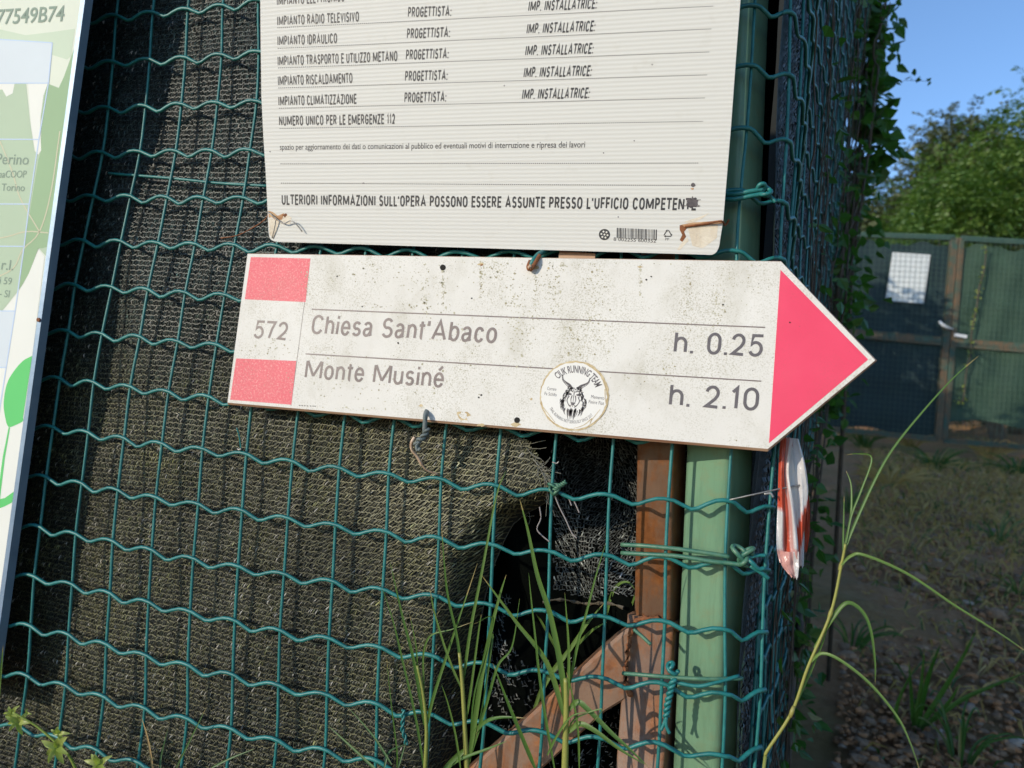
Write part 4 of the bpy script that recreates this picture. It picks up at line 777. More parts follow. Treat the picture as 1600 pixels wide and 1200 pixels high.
tag(b_.obj('thin_wire', M['steel'], smooth=True, org=at(1200, 770, 0)), 'thin bare wire stretched from the green post across the barrier tape', 'wire')

# ------------------------------------------------------------------ the scrap of barrier tape
tape = thing('barrier_tape', 'crumpled scrap of red and white barrier tape hanging under the arrow tip', 'barrier tape', at(1237, 690, .012))
RED = np.array([.66, .10, .05]); WHT = np.array([.74, .73, .71]); PNK = np.array([.66, .36, .32])
def strip(name, Lp, Rp, y, colf, pleat, seed):
    L, R2 = catmull([at(*p, y) for p in Lp], 7), catmull([at(*p, y) for p in Rp], 7); n = len(L); mcols = 13; q = np.random.default_rng(seed); ph = q.random(4) * 6
    G = np.zeros((n, mcols, 3)); C_ = np.zeros((n, mcols, 3))
    for j in range(mcols):
        u = j / (mcols - 1); v = np.linspace(0, 1, n)
        G[:, j] = L * (1 - u) + R2 * u; G[:, j, 1] += pleat * (np.sin(u * 9 + ph[0] + v * 2.2) + .5 * np.sin(u * 21 + ph[1] - v * 4) + .3 * np.sin(v * 17 + u * 6 + ph[2])); G[:, j, 2] += .0012 * np.sin(u * 14 + ph[3]) * (v > .95)
        C_[:, j] = [colf(u, b) for b in v]
    mb = MB(); mb.grid(G, 0, C_.reshape(-1, 3)); return mb.obj(name, M['tapeband'], tape, True)
strip('white_strip', [(1228, 683), (1230, 720), (1232, 770), (1240, 830), (1244, 885)], [(1248, 686), (1258, 725), (1263, 765), (1258, 820), (1256, 886)], .010, lambda u, v: RED if (abs(v - .80 + (u - .5) * .22) < .10) else (PNK if v < .1 and u < .5 else WHT), .0022, 1)
strip('red_strip', [(1220, 684), (1217, 730), (1215, 790), (1213, 850), (1218, 880)], [(1238, 686), (1232, 740), (1242, 800), (1247, 850), (1249, 884)], .004, lambda u, v: (RED if (u < .55 and v < .52) else (RED * .9 if (.35 < u < .62 and v > .4) else PNK * 1.05 if v > .80 else (WHT * .95 if u < .3 or u > .8 else PNK))), .0022, 2)
strip('folded_end', [(1219, 862), (1221, 882), (1231, 896), (1236, 900)], [(1248, 862), (1248, 884), (1247, 900), (1245, 904)], .001, lambda u, v: PNK * 1.1 if u < .75 else WHT * .9, .0012, 3)
strip('red_edge', [(1251, 745), (1255, 790), (1258, 830), (1256, 860)], [(1258, 740), (1265, 790), (1265, 830), (1261, 862)], .018, lambda u, v: RED * .8, .0015, 4)

# ------------------------------------------------------------------ grasses and weeds
def ribbon(P, w0, twist_=0.0, fold=.28, sh=1.0, face=None):
    """a folded grass blade: three points across, tapering to the tip"""
    n = len(P); T = np.gradient(P, axis=0); T /= np.linalg.norm(T, axis=1)[:, None] + 1e-9
    V0 = (CAM - P) if face is None else np.broadcast_to(face, P.shape); V0 = V0 / np.linalg.norm(V0, axis=1)[:, None]
    A = np.cross(T, V0); A /= np.linalg.norm(A, axis=1)[:, None] + 1e-9; B = np.cross(A, T)
    a = twist_ * np.linspace(0, 1, n) + twist_ * .3; A2 = A * np.cos(a)[:, None] + B * np.sin(a)[:, None]; B2 = np.cross(A2, T)
    s = np.linspace(0, 1, n); w_ = w0 * np.minimum(1, .45 + s * 4) * (1 - s ** (2.2 * sh)) ** .8 + .00015
    G = np.stack([P - A2 * w_[:, None] / 2, P - B2 * (w_ * fold)[:, None], P + A2 * w_[:, None] / 2], 1); return G
def blade(parent, pts, ys, wpx, mat='blade', tw=.4, name='leaf_blade', n=6, tint=None, sh=1.0):
    ys = np.interp(np.linspace(0, 1, len(pts)), [0, 1], ys) if len(ys) == 2 else ys
    P = catmull([at(a, b, c) for (a, b), c in zip(pts, ys)], n); mb = MB(); G = ribbon(P, .56 * wpx / 1150 * np.linalg.norm(CAM - P[0]), tw, sh=sh)
    v = .8 * random.random() if tint is None else tint * .84; tv_ = np.repeat(np.where(np.linspace(0, 1, len(P)) > random.uniform(.86, 1.05), 1.0, v), 3); mb.grid(G, 0, tv_[:, None] * np.ones(3)); return mb.obj(name, M[mat], parent, True)
def stem(parent, pts, ys, r0, r1, mat='stem', name='stem'):
    ys = np.interp(np.linspace(0, 1, len(pts)), [0, 1], ys); P = catmull([at(a, b, c) for (a, b), c in zip(pts, ys)], 6)
    mb = MB(); v = random.random(); mb.tube(P, np.linspace(r0, r1, len(P)), 7, 0, True, [v] * 3); return mb.obj(name, M[mat], parent, True)
def down(px, py, y): p = at(px, py, y); return (p[0], p[1], float(gz(p[0], p[1])))
def root_px(p, y):
    """continue a stalk below the picture to the ground"""
    return p
def rooted(parent, p, y, bend=0, r=.0021):
    a = at(*p, y); g = np.array([a[0] + bend, a[1] + .005, float(gz(a[0], a[1])) - .01]); P = catmull([g, (a + g) / 2 + [bend * .3, 0, 0], a], 6); mb = MB(); v = .4; mb.tube(P, r, 7, 0, True, [v] * 3); return mb.obj('stem', M['stem'], parent, True)
G1 = 'grass tufts in front of the fence'
t = thing('grass_tuft', 'thin green grass tuft in front of the mesh under the middle of the trail sign', 'grass', down(665, 1197, -.03), G1)
rooted(t, (664, 1205), -.03); stem(t, [(664, 1210), (666.5, 1141), (661, 1083), (652, 1040)], (-.03, -.034), .0019, .0011)
for pts, wd in (([(663, 1205), (649, 1120), (628, 1029), (614.7, 973), (597, 918)], 6), ([(662.7, 1133), (646.7, 1034), (628, 960), (609, 876)], 8), ([(666.7, 1136), (676, 1093), (700, 1018), (716, 970), (746, 880)], 8), ([(663, 1090), (661, 1029), (666.7, 1002), (678.7, 990), (704, 984), (738, 972)], 5), ([(652, 1045), (650, 1010), (640, 960)], 4), ([(620, 1200), (620, 1173), (612, 1107), (604, 1029)], 4)): blade(t, pts, (-.031, -.040), wd)
t = thing('grass_tuft', 'tallest yellow green grass tuft reaching up to the torn net edge', 'grass', down(730, 1197, -.035), G1)
rooted(t, (730, 1205), -.036); stem(t, [(730, 1210), (726.7, 1146), (722.7, 1072), (718, 1020)], (-.036, -.04), .0022, .0014)
for pts, wd in (([(722.7, 1072), (714.7, 1000), (700, 933), (694, 880), (690, 822)], 7), ([(722.7, 1075), (734.7, 986), (753, 893), (775, 777), (790, 736)], 8), ([(732, 1195), (742.7, 1120), (753, 1053), (766.7, 986), (780, 933), (791, 898)], 13), ([(722.7, 1080), (700, 1026), (678.7, 957), (672, 920)], 6), ([(728, 1170), (700, 1195), (688, 1215)], 13), ([(737, 1150), (755, 1130), (780, 1121), (822, 1122)], 10), ([(694, 1205), (717, 1187), (762, 1170), (792, 1158)], 8), ([(736, 1180), (760, 1100), (778, 1040), (800, 1010), (812, 935)], 7), ([(728, 1130), (738, 1060), (748, 985), (752, 960)], 6), ([(770, 990), (768, 1010), (756, 1090), (742, 1160)], 5), ([(735, 1150), (742, 1080), (770, 970), (740, 975)], 4)): blade(t, pts, (-.036, -.048), wd)
t = thing('grass_tuft', 'broad bladed green grass tuft standing before the brown brace', 'grass', down(884, 1197, -.04), G1)
rooted(t, (882.5, 1205), -.04, 0, .0028); stem(t, [(882.5, 1210), (884, 1150), (885, 1100), (884, 1060)], (-.04, -.043), .0028, .0018)
for pts, wd in (([(885, 1125), (877.5, 1050), (860, 962), (840, 900), (825, 830), (812, 780)], 15), ([(885, 1115), (888.8, 1025), (882.5, 926)], 8), ([(886, 1090), (902.5, 1007), (915, 962), (931, 900), (946, 850)], 7), ([(885, 1130), (855, 1037), (805, 970), (752, 898)], 13), ([(887.5, 1110), (902.5, 1097), (920, 1110), (955, 1145), (980, 1167), (1014, 1199)], 14), ([(887.5, 1145), (905, 1131), (930, 1142), (967.5, 1170), (1008, 1195)], 13), ([(867, 1205), (852, 1120), (842, 1050), (837.5, 1007), (830, 937), (826, 895)], 7), ([(838, 1205), (815, 1150), (792.5, 1095), (770, 1036)], 10), ([(888, 1140), (900, 1122), (940, 1108), (925, 1130)], 4), ([(905, 1200), (903, 1140), (893, 1080), (885, 1050)], 5), ([(720, 1205), (712, 1150), (700, 1100), (690, 1070)], 5), ([(855, 1180), (870, 1150), (892, 1120), (918, 1112)], 6)): blade(t, pts, (-.041, -.052), wd)
t = thing('grass_tuft', 'mottled bright leaves growing up behind the mesh beside the brace', 'grass', down(835, 1110, .06), G1)
rooted(t, (832, 1120), .055, -.01)
for pts, wd in (([(833, 1112), (855, 1062), (890, 1015), (917, 975), (944, 942)], 13), ([(880, 1030), (862, 1000), (845, 970), (838, 960)], 8), ([(945, 970), (956, 928), (968, 912), (982, 910), (992, 921)], 8), ([(975, 968), (985, 950), (992, 930), (994, 922)], 6), ([(900, 1010), (925, 985), (948, 972)], 8)): blade(t, pts, (.055, .035), wd, tint=.9)
t = thing('grass_tuft', 'few dim grass blades leaning at the foot of the net left of the tall tufts', 'grass', down(560, 1197, -.02), G1)
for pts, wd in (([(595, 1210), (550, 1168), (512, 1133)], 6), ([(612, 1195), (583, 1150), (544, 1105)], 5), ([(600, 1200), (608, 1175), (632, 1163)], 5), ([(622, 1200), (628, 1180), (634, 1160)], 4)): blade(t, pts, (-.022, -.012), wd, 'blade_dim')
rooted(t, (604, 1204), -.02, 0, .0015)
t = thing('grass_tuft', 'sparse pale grass blades low before the net near the bottom left', 'grass', down(310, 1200, -.02), G1)
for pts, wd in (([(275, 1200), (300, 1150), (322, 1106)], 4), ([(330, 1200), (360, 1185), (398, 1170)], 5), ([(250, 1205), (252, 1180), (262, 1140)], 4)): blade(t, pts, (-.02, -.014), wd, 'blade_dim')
rooted(t, (282, 1203), -.02, 0, .0013)
t = thing('dry_stalk', 'single thin reddish brown dead stalk in front of the net at bottom left', 'grass', down(237, 1200, -.015)); blade(t, [(240, 1212), (232, 1160), (221, 1120)], (-.015, -.012), 4, 'straw', name='blade'); rooted(t, (240, 1210), -.015, 0, .0008)
t = thing('grass_tuft', 'bright green grass blade at the left edge under the information panel', 'grass', down(0, 1100, -.03), G1)
for pts, wd in (([(-6, 1120), (0, 1060), (5, 1008)], 6), ([(-14, 1130), (-20, 1070), (-10, 1020)], 6)): blade(t, pts, (-.03, -.034), wd, tint=.8)
rooted(t, (-6, 1118), -.03)
# goosegrass with whorls of narrow leaves
gal = thing('goosegrass', 'pale goosegrass with star shaped leaf whorls at the bottom left corner', 'weed', down(117, 1197, -.05))
stem(gal, [(124, 1215), (108, 1182), (87, 1160), (60, 1137), (43, 1126), (20, 1113)], (-.045, -.06), .0013, .0008, 'cleaver'); rooted(gal, (124, 1212), -.045, .02, .0013)
stem(gal, [(150, 1225), (156, 1205), (156, 1194)], (-.045, -.05), .0011, .0008, 'cleaver')
for (px, py), r, k_ in (((20, 1114), 13, 6), ((30, 1129), 18, 7), ((90, 1168), 24, 8), ((92, 1146), 13, 5), ((156, 1194), 18, 8), ((43, 1115), 9, 3)):
    c = at(px, py, -.055); mb = MB()
    for i in range(k_):
        a = i * 2 * math.pi / k_ + random.uniform(-.25, .25); L = r / 1150 * .85 * random.uniform(.8, 1.2); d = np.array([math.cos(a), random.uniform(-.5, .3), math.sin(a) * .75])
        P = np.array([c, c + d * L * .5 + [0, -.002, .001], c + d * L]); v = random.random(); mb.grid(ribbon(catmull(P, 4), L * .32, .2, .15), 0, [v] * 3)
    mb.obj('leaf_whorl', M['cleaver'], gal, True)
# the tall bent stalk at the right
tall = thing('tall_grass', 'tall slender grass stalk with long drooping leaves, right of the fence corner', 'grass', down(1198, 1174, -.02))
stem(tall, [(1196, 1180), (1200, 1171), (1237.5, 1112), (1262.5, 1042), (1298, 958), (1314.6, 883), (1321, 850)], (-.02, -.03), .0013, .0010); rooted(tall, (1196, 1180), -.02, -.02, .0013)
for pts, wd, ys in (([(1318, 865), (1333, 825), (1367, 750), (1396, 700), (1440, 645), (1490, 590), (1529, 556)], 8, (-.03, -.02)), ([(1317, 860), (1318, 820), (1319, 775)], 5, (-.03, -.03)), ([(1320, 850), (1329, 808), (1330, 760), (1322, 735)], 6, (-.03, -.02)), ([(1322, 848), (1330, 806), (1346, 765), (1362, 716), (1340, 709), (1322, 711)], 6, (-.03, -.02)), ([(1314.6, 883), (1329, 869), (1350, 867), (1417, 896), (1492, 946), (1558, 987), (1612, 1024)], 9, (-.03, -.05)), ([(1272, 1012), (1300, 967), (1323, 942), (1346, 954), (1360, 983), (1367, 1033), (1367.5, 1069)], 12, (-.025, -.03)), ([(1264.6, 1037), (1283, 1021), (1312, 1031), (1358, 1067), (1400, 1117), (1421, 1158), (1440, 1212)], 9, (-.025, -.05)), ([(1235, 1118), (1262, 1060), (1285, 1005), (1297, 965)], 6, (-.02, -.025))): blade(tall, pts, ys, wd * .78, sh=1.2)
for px, py in ((1237.5, 1112), (1298, 958), (1314.6, 883)):
    mb = MB(); p = at(px, py, -.026); mb.tube([p - [.001, 0, .004], p, p + [.001, 0, .004]], [.0013, .0017, .0012], 8, 0, True, [.9] * 3); mb.obj('node', M['stem'], tall, True)
# a clump of ground grass helper, standing in the earth
def clump(name, label, base, blades, spread, height, wid, mat, group=None, seed=0, lean=0.0):
    q = random.Random(seed); t = thing(name, label, 'grass', base, group); mb = MB()
    for i in range(blades):
        a = q.uniform(0, 6.28); r0 = q.uniform(0, spread * .25); h = height * q.uniform(.45, 1.05); o = spread * q.uniform(.2, 1.1)
        b0 = np.array(base) + [math.cos(a) * r0, math.sin(a) * r0, -.01]; tip = b0 + [math.cos(a) * o + lean, math.sin(a) * o * .6, h]; mid = b0 * .5 + tip * .5 + [-math.cos(a) * o * .15, 0, h * .16]
        P = catmull([b0, mid, tip, tip + [math.cos(a) * o * .35, 0, -h * q.uniform(-.1, .22)]], 4); v = q.random(); mb.grid(ribbon(P, wid, q.uniform(-.8, .8)), 0, [v] * 3)
    mb.obj('blades', M[mat], t, True); return t
G2 = 'grass clumps on the stony bank'
b = gnd(1425, 1135)
t = thing('grass_clump', 'shaded green grass clump on the bank with two long blades leaning right', 'grass', b, G2); D_ = b[1]
for pts, wd in (([(1428, 1150), (1470, 1085), (1500, 1035), (1527, 982)], 9), ([(1432, 1140), (1450, 1060), (1470, 1005)], 9), ([(1428, 1140), (1424, 1085), (1420, 1030)], 7), ([(1420, 1150), (1400, 1110), (1432, 1035)], 8), ([(1430, 1145), (1500, 1095), (1555, 1070), (1610, 1048)], 8), ([(1440, 1195), (1480, 1165), (1524, 1131)], 8), ([(1415, 1150), (1385, 1190), (1372, 1205)], 7), ([(1426, 1140), (1438, 1080), (1445, 1010)], 8), ([(1430, 1150), (1480, 1100), (1500, 1068)], 7)): blade(t, pts, (D_, D_ - .05), wd * 1.25, 'blade')
q = random.Random(21)
for i, (px, py, nb, h) in enumerate(((1330, 1010, 12, .10), (1560, 850, 14, .16), (1500, 1190, 12, .12), (1390, 760, 20, .16), (1460, 735, 22, .20), (1545, 720, 24, .22), (1590, 745, 20, .18), (1325, 800, 16, .18), (1350, 700, 22, .22), (1420, 700, 22, .20), (1590, 930, 10, .10))):
    far_ = py < 780
    lab = ('dry yellowish grass clump at the foot of the green gate', 'small green weed clump low on the shaded stony bank')[0 if far_ else 1]
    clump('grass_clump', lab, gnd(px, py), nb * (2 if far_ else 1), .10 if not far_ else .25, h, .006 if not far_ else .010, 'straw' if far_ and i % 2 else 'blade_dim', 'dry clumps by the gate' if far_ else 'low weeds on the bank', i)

# dry grass litter and small stones nobody could count
mb = MB(); q = np.random.default_rng(4)
for i in range(10000):
    d = q.uniform(.9, 8.0) ** 1.0; a = math.radians(q.uniform(3, 23)); x, y = CAM[0] + d * math.sin(a), CAM[1] + d * math.cos(a)
    if x < .80 + .17 * max(0, y) or q.random() > sm(1.6, 5.5, d) * .9 + .12: continue
    h = q.uniform(.02, .11) * (.5 + .09 * d); z = float(gz(x, y)) - .01; dr = q.uniform(-1, 1, 2) * h * 1.2
    P = np.array([[x, y, z], [x + dr[0] * .4, y + dr[1] * .4, z + h * .7], [x + dr[0], y + dr[1], z + h * q.uniform(.3, 1)]]); v = q.random(); mb.grid(ribbon(P, .004 + .0009 * d, q.uniform(-1, 1)), int(q.random() < .16), [v] * 3)
tag(mb.obj('dry_grass_litter', [M['straw'], M['blade_dim']], smooth=True, org=(1.5, 3, .3)), 'thin dry grass and dead stalks scattered over the bank', 'dry grass', kind='stuff')
def stone(mb, c, r, q, col):
    a = np.linspace(0, 2 * np.pi, 9)[:-1]; V = [(0, 0, 1)]
    for el in (.75, .25, -.3):
        for b in a: V.append((math.cos(b) * math.sqrt(1 - el * el), math.sin(b) * math.sqrt(1 - el * el), el))
    V = np.array(V); V *= 1 + q.uniform(-.22, .22, (len(V), 1)); V *= np.array([1, q.uniform(.6, 1.0), q.uniform(.45, .75)]) * r
    t = q.uniform(0, 6.28); V = V @ np.array([[math.cos(t), math.sin(t), 0], [-math.sin(t), math.cos(t), 0], [0, 0, 1]])
    F = [(0, 1 + i, 1 + (i + 1) % 8) for i in range(8)] + [(1 + k_ * 8 + i, 9 + k_ * 8 + i, 9 + k_ * 8 + (i + 1) % 8, 1 + k_ * 8 + (i + 1) % 8) for k_ in range(2) for i in range(8)] + [tuple(range(24, 16, -1))]
    mb.add(V + c, F, 0, col)
mb = MB()
for i in range(6500):
    d = .9 + 7 * q.random() ** 1.3; a = math.radians(q.uniform(3, 23)); x, y = CAM[0] + d * math.sin(a), CAM[1] + d * math.cos(a)
    if x < .77 + .17 * max(0, y): continue
    r = min(.03, .0035 * math.exp(q.normal(.45, .6))) * (1 + .12 * d); v = q.uniform(.06, .22); tintc = np.array([1, .62, .38]) * v * 1.5 if q.random() < .90 else np.array([1, .86, .74]) * (v + .08)
    stone(mb, (x, y, float(gz(x, y)) + r * .15 + .012 * 0), r, q, tintc)
for i in range(8000):
    d = .9 + 6 * q.random() ** 1.4; a = math.radians(q.uniform(3, 23)); x, y = CAM[0] + d * math.sin(a), CAM[1] + d * math.cos(a)
    if x < .77 + .17 * max(0, y): continue
    v = q.uniform(.10, .30); stone(mb, (x, y, float(gz(x, y)) + .008 * q.normal()), q.uniform(.003, .010) * (1 + .10 * d), q, np.array([1, .42, .16]) * v * 1.7)
tag(mb.obj('small_stones', M['pebble'], smooth=False, org=(1.5, 3, .3)), 'brown and grey pebbles strewn over the shaded bank', 'pebbles', kind='stuff')
for (px, py, r, lab, c) in ((1592, 1166, .026, 'pale rounded stone at the bottom right edge of the bank', (.52, .47, .42)), (1460, 1145, .022, 'flat light grey stone beside the grass clump on the bank', (.34, .33, .33)), (1512, 945, .024, 'light stone under the long drooping grass leaf', (.38, .36, .34)), (1445, 928, .020, 'small pale stone left of centre on the bank', (.33, .30, .27)), (1440, 888, .017, 'small grey stone higher up the bank near the tall stalk', (.28, .26, .25)), (1363, 945, .024, 'brownish upright stone behind the tall grass stalk', (.20, .15, .13)), (1380, 928, .020, 'reddish broken brick bit on the bank', (.26, .12, .07)), (1490, 738, .05, 'pale grey stone near the gate', (.33, .33, .35)), (1415, 805, .022, 'small whitish stone on the upper bank', (.34, .32, .30))):
    p = gnd(px, py); b_ = MB(); stone(b_, p + [0, 0, r * .15], r, q, np.array(c)); o = b_.obj('stone', M['pebble'], smooth=False, org=p); md = o.modifiers.new('s', 'SUBSURF'); md.levels = md.render_levels = 2; tag(o, lab, 'stone', 'larger stones on the bank')

# ------------------------------------------------------------------ climbing plants on the side fence
def leaf_cards(mb, C_, N_, L, Wd, q, lobed=False):
    """small pointed leaves; C_ centres, N_ tip directions"""
    n = len(C_); T = N_ / np.linalg.norm(N_, axis=1)[:, None]; R3 = q.normal(0, 1, (n, 3)); A = np.cross(T, R3); A /= np.linalg.norm(A, axis=1)[:, None] + 1e-9; B = np.cross(A, T)
    L = L * (.7 + .6 * q.random(n))[:, None]; Wd = Wd * (.7 + .6 * q.random(n))[:, None]
    p = [C_, C_ + T * L * .30 + A * Wd * .5 + B * Wd * .12, C_ + T * L * .62 + A * Wd * .36 + B * Wd * .08, C_ + T * L - B * L * .12, C_ + T * L * .62 - A * Wd * .36 + B * Wd * .08, C_ + T * L * .30 - A * Wd * .5 + B * Wd * .12]
    V = np.stack(p, 1).reshape(-1, 3); b = np.arange(n)[:, None] * 6; F = np.concatenate([b + [0, 1, 2, 3], b + [0, 3, 4, 5]]).tolist(); t = np.repeat(q.random(n), 6); mb.add(V, F, 0, np.repeat(t[:, None], 3, 1))
def vine(name, label, cat, s0, z0, z1, stems, leaves, sc, L, spread, seed, mat='vine_leaf', out=.02, r=.0022, face=.6):
    q = np.random.default_rng(seed); base = S0 + U * s0 + NR * out; t = thing(name, label, cat, (base[0], base[1], float(gz(base[0], base[1]))), 'climbing plants on the side fence')
    mb = MB(); allp = []
    for i in range(stems):
        s = s0 + q.uniform(-spread, spread); z = z0; P = []; o = out * q.uniform(.5, 1.4)
        while z < z1 * q.uniform(.93, 1.0):
            P.append(S0 + U * s + NR * (o + float(lean(s, z))) + np.array([0, 0, z])); s += q.normal(0, .022); o = np.clip(o + q.normal(0, .006), .006, out * 1.8); z += q.uniform(.02, .07)
            if len(P) > 2 and q.random() < .02: break
        if len(P) > 3: P = catmull(P, 3); allp.append(P); mb.tube(P, r * q.uniform(.5, 1.2), 5)
    mb.obj('stems', M['vine_stem'], t, True)
    AP = np.vstack(allp); mb = MB(); k_ = q.integers(0, len(AP), leaves); C_ = AP[k_] + q.normal(0, sc, (leaves, 3)) * [1, 1, 1.2] + NR * abs(q.normal(0, sc, (leaves, 1))) * face
    N_ = q.normal(0, .6, (leaves, 3)) + NR * .7 + [0, -.25, -.5]; leaf_cards(mb, C_, N_, L, L * .7, q); mb.obj('leaves', M[mat], t); return t
vine('climbing_vine', 'tangle of thin dry vine stems with few leaves on the near side fence', 'vine',   .36, .25, 2.15, 15, 120, .010, .016, .22, 31, out=.012, r=.0009)
vine('climbing_vine', 'bare brown vine stems hanging in the middle of the side fence', 'vine', .85, .3, 2.2, 16, 240, .014, .024, .34, 32, out=.020, r=.0012)
vine('climbing_vine', 'leafy dark vine covering the far part of the side fence', 'vine', 1.36, .95, 2.2, 12, 260, .024, .034, .20, 33, out=.03)
def bush(label, line, n, L, spread, seed, cat='vine', mat='vine_leaf'):
    q = np.random.default_rng(seed); P = catmull(line, 12); t = thing('climbing_vine', label, cat, (P[0][0], P[0][1], float(gz(P[0][0], P[0][1]))), 'climbing plants on the side fence'); mb = MB(); mb.tube(np.vstack([[P[0][0], P[0][1], float(gz(P[0][0], P[0][1]))], P]), .006, 6)
    k_ = q.integers(0, len(P), 26)
    tips = []
    for i in k_: d = q.normal(0, 1, 3) * spread * [1, 1, .8]; e = P[i] + d; mb.tube([P[i], P[i] + d * .5 + [0, 0, spread * .3], e], [.003, .002, .001], 5); tips.append(P[i] + d * .6); tips.append(e)
    mb.obj('stems', M['vine_stem'], t, True); AP = np.vstack([P, tips, tips]); k_ = q.integers(0, len(AP), n); C_ = AP[k_] + q.normal(0, spread * .42, (n, 3)); N_ = q.normal(0, .6, (n, 3)) + [.3, -.3, -.6]; mb = MB(); leaf_cards(mb, C_, N_, L, L * .72, q); mb.obj('leaves', M[mat], t); return t
fp = lambda px, py, d: far(px, py, d)
bush('broad leaved green vine spilling over the top of the side fence against the sky', [fp(1338, 300, 2.22), fp(1346, 200, 2.22), fp(1348, 120, 2.22), fp(1350, 40, 2.22), fp(1348, -60, 2.25)], 300, .055, .042, 41)
bush('dense dark green ivy mass low at the far end of the side fence', [fp(1282, 650, 2.3), fp(1290, 560, 2.3), fp(1299, 480, 2.3), fp(1309, 400, 2.3), fp(1319, 320, 2.3), fp(1326, 250, 2.3)], 850, .034, .040, 42)
bush('leafy weeds at the foot of the side fence behind the barrier tape', [fp(1235, 1120, 1.25), fp(1238, 1060, 1.3), fp(1250, 980, 1.35), fp(1240, 900, 1.5), fp(1244, 820, 1.7), fp(1252, 740, 1.9)], 110, .022, .026, 43, 'weed', 'blade_dim')
b_ = MB(); b_.tube(catmull([fp(1318, 350, 2.1), fp(1350, 230, 2.1), fp(1382, 168, 2.1)], 6), np.linspace(.0022, .0006, 13), 5); b_.tube(catmull([fp(1330, 310, 2.15), fp(1347, 262, 2.15), fp(1356, 236, 2.15)], 4), np.linspace(.002, .0006, 9), 5)
tag(b_.obj('dry_straw', M['vine_stem'], smooth=True, org=fp(1350, 240, 2.1)), 'dark thin straw sticking out of the vine against the sky', 'grass')
tv = thing('trailing_tendril', 'thin vine tendril with tiny leaves reaching out over the sky', 'vine', fp(1360, 140, 2.2)); P = catmull([fp(1345, 150, 2.2), fp(1385, 134, 2.2), fp(1415, 126, 2.2), fp(1452, 127, 2.2)], 6)
mb = MB(); mb.tube(P, .0006, 4); mb.obj('stem', M['vine_stem'], tv, True); mb = MB(); q = np.random.default_rng(3); C_ = np.vstack([P[[5, 8, 10, 12, 15, 16, 18]]] * 2) + q.normal(0, .004, (14, 3)); leaf_cards(mb, C_, q.normal(0, .5, (14, 3)) + [.6, 0, .1], .018, .009, q); mb.obj('leaves', M['vine_leaf'], tv)

# ------------------------------------------------------------------ the gate
GA, GB = far(1310, 365, 7.92), far(1600, 378, 8.52); gd = (GB - GA)[:2] / np.linalg.norm((GB - GA)[:2]); GN = np.array([-gd[1], gd[0]])
def gp(px, py, off=0.0):
    d = ray(px, py); t_ = ((GA[:2] - CAM[:2]) @ GN + off) / (d[:2] @ GN); return CAM + d * t_
G3 = np.array([GN[0], GN[1], 0])
def bar(mb, a, b, w_, dpt=.04, off=0.0):
    a, b = np.array(a), np.array(b); d = (b - a) / np.linalg.norm(b - a); s = np.cross(d, G3); s /= np.linalg.norm(s); mb.prism([a - s * w_ / 2 + G3 * off, b - s * w_ / 2 + G3 * off, b + s * w_ / 2 + G3 * off, a + s * w_ / 2 + G3 * off], G3 * dpt)
def leaf(label, TL, TR, BL, BR, mids, mats, netz, seed):
    t = thing('gate_leaf', label, 'gate', (gp(*BL) + gp(*BR)) / 2, 'leaves of the green gate'); P = [gp(*p) for p in (TL, TR, BR, BL)]
    for nm, a, b, w_ in (('top_rail', P[0], P[1], .05), ('stile', P[1], P[2], .06), ('bottom_rail', P[3], P[2], .05), ('stile', P[0], P[3], .05)): mb = MB(); bar(mb, a, b, w_); mb.obj(nm, M[mats[0] if nm == 'top_rail' else 'gate_rust'], t)
    mb = MB(); bar(mb, gp(*mids[0]), gp(*mids[1]), .085, .045, -.004); mb.obj('middle_rail', M['gate_rust'], t)
    mb = MB(); nx, nz_ = 24, 38
    for i in range(nx + 1): a, b = P[0] + (P[1] - P[0]) * i / nx, P[3] + (P[2] - P[3]) * i / nx; mb.tube([a - G3 * .006, b - G3 * .006], .0015, 4)
    for i in range(nz_ + 1): a, b = P[0] + (P[3] - P[0]) * i / nz_, P[1] + (P[2] - P[1]) * i / nz_; mb.tube([a - G3 * .009, b - G3 * .009], .0015, 4)
    mb.obj('welded_mesh', M['gate_paint'], t); q = random.Random(seed)
    mb = MB(); nn = 30; G = np.zeros((nn, 26, 3))
    for i in range(nn):
        u = i / (nn - 1) * .955 + .03; top = netz[0] + .010 * math.sin(u * 13 + seed) + .008 * math.sin(u * 31) ; bot = netz[1] + .012 * math.sin(u * 9 + seed)
        for j in range(26):
            v = top + (bot - top) * j / 25; a = P[0] + (P[1] - P[0]) * u; b = P[3] + (P[2] - P[3]) * u; G[i, j] = a + (b - a) * v + G3 * (.034 + .008 * math.sin(u * 20 + v * 9) + .006 * math.sin(v * 33))
    mb.grid(G); mb.obj('screen_net', M[mats[1]], t, True); return t
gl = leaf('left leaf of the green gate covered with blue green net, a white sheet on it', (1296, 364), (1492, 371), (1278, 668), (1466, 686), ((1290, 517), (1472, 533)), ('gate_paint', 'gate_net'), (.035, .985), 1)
gr = leaf('right leaf of the green gate with paler green net, partly sunlit', (1503, 372), (1690, 383), (1477, 688), (1668, 704), ((1487, 535), (1680, 550)), ('gate_paint', 'gate_net2'), (.03, .90), 2)
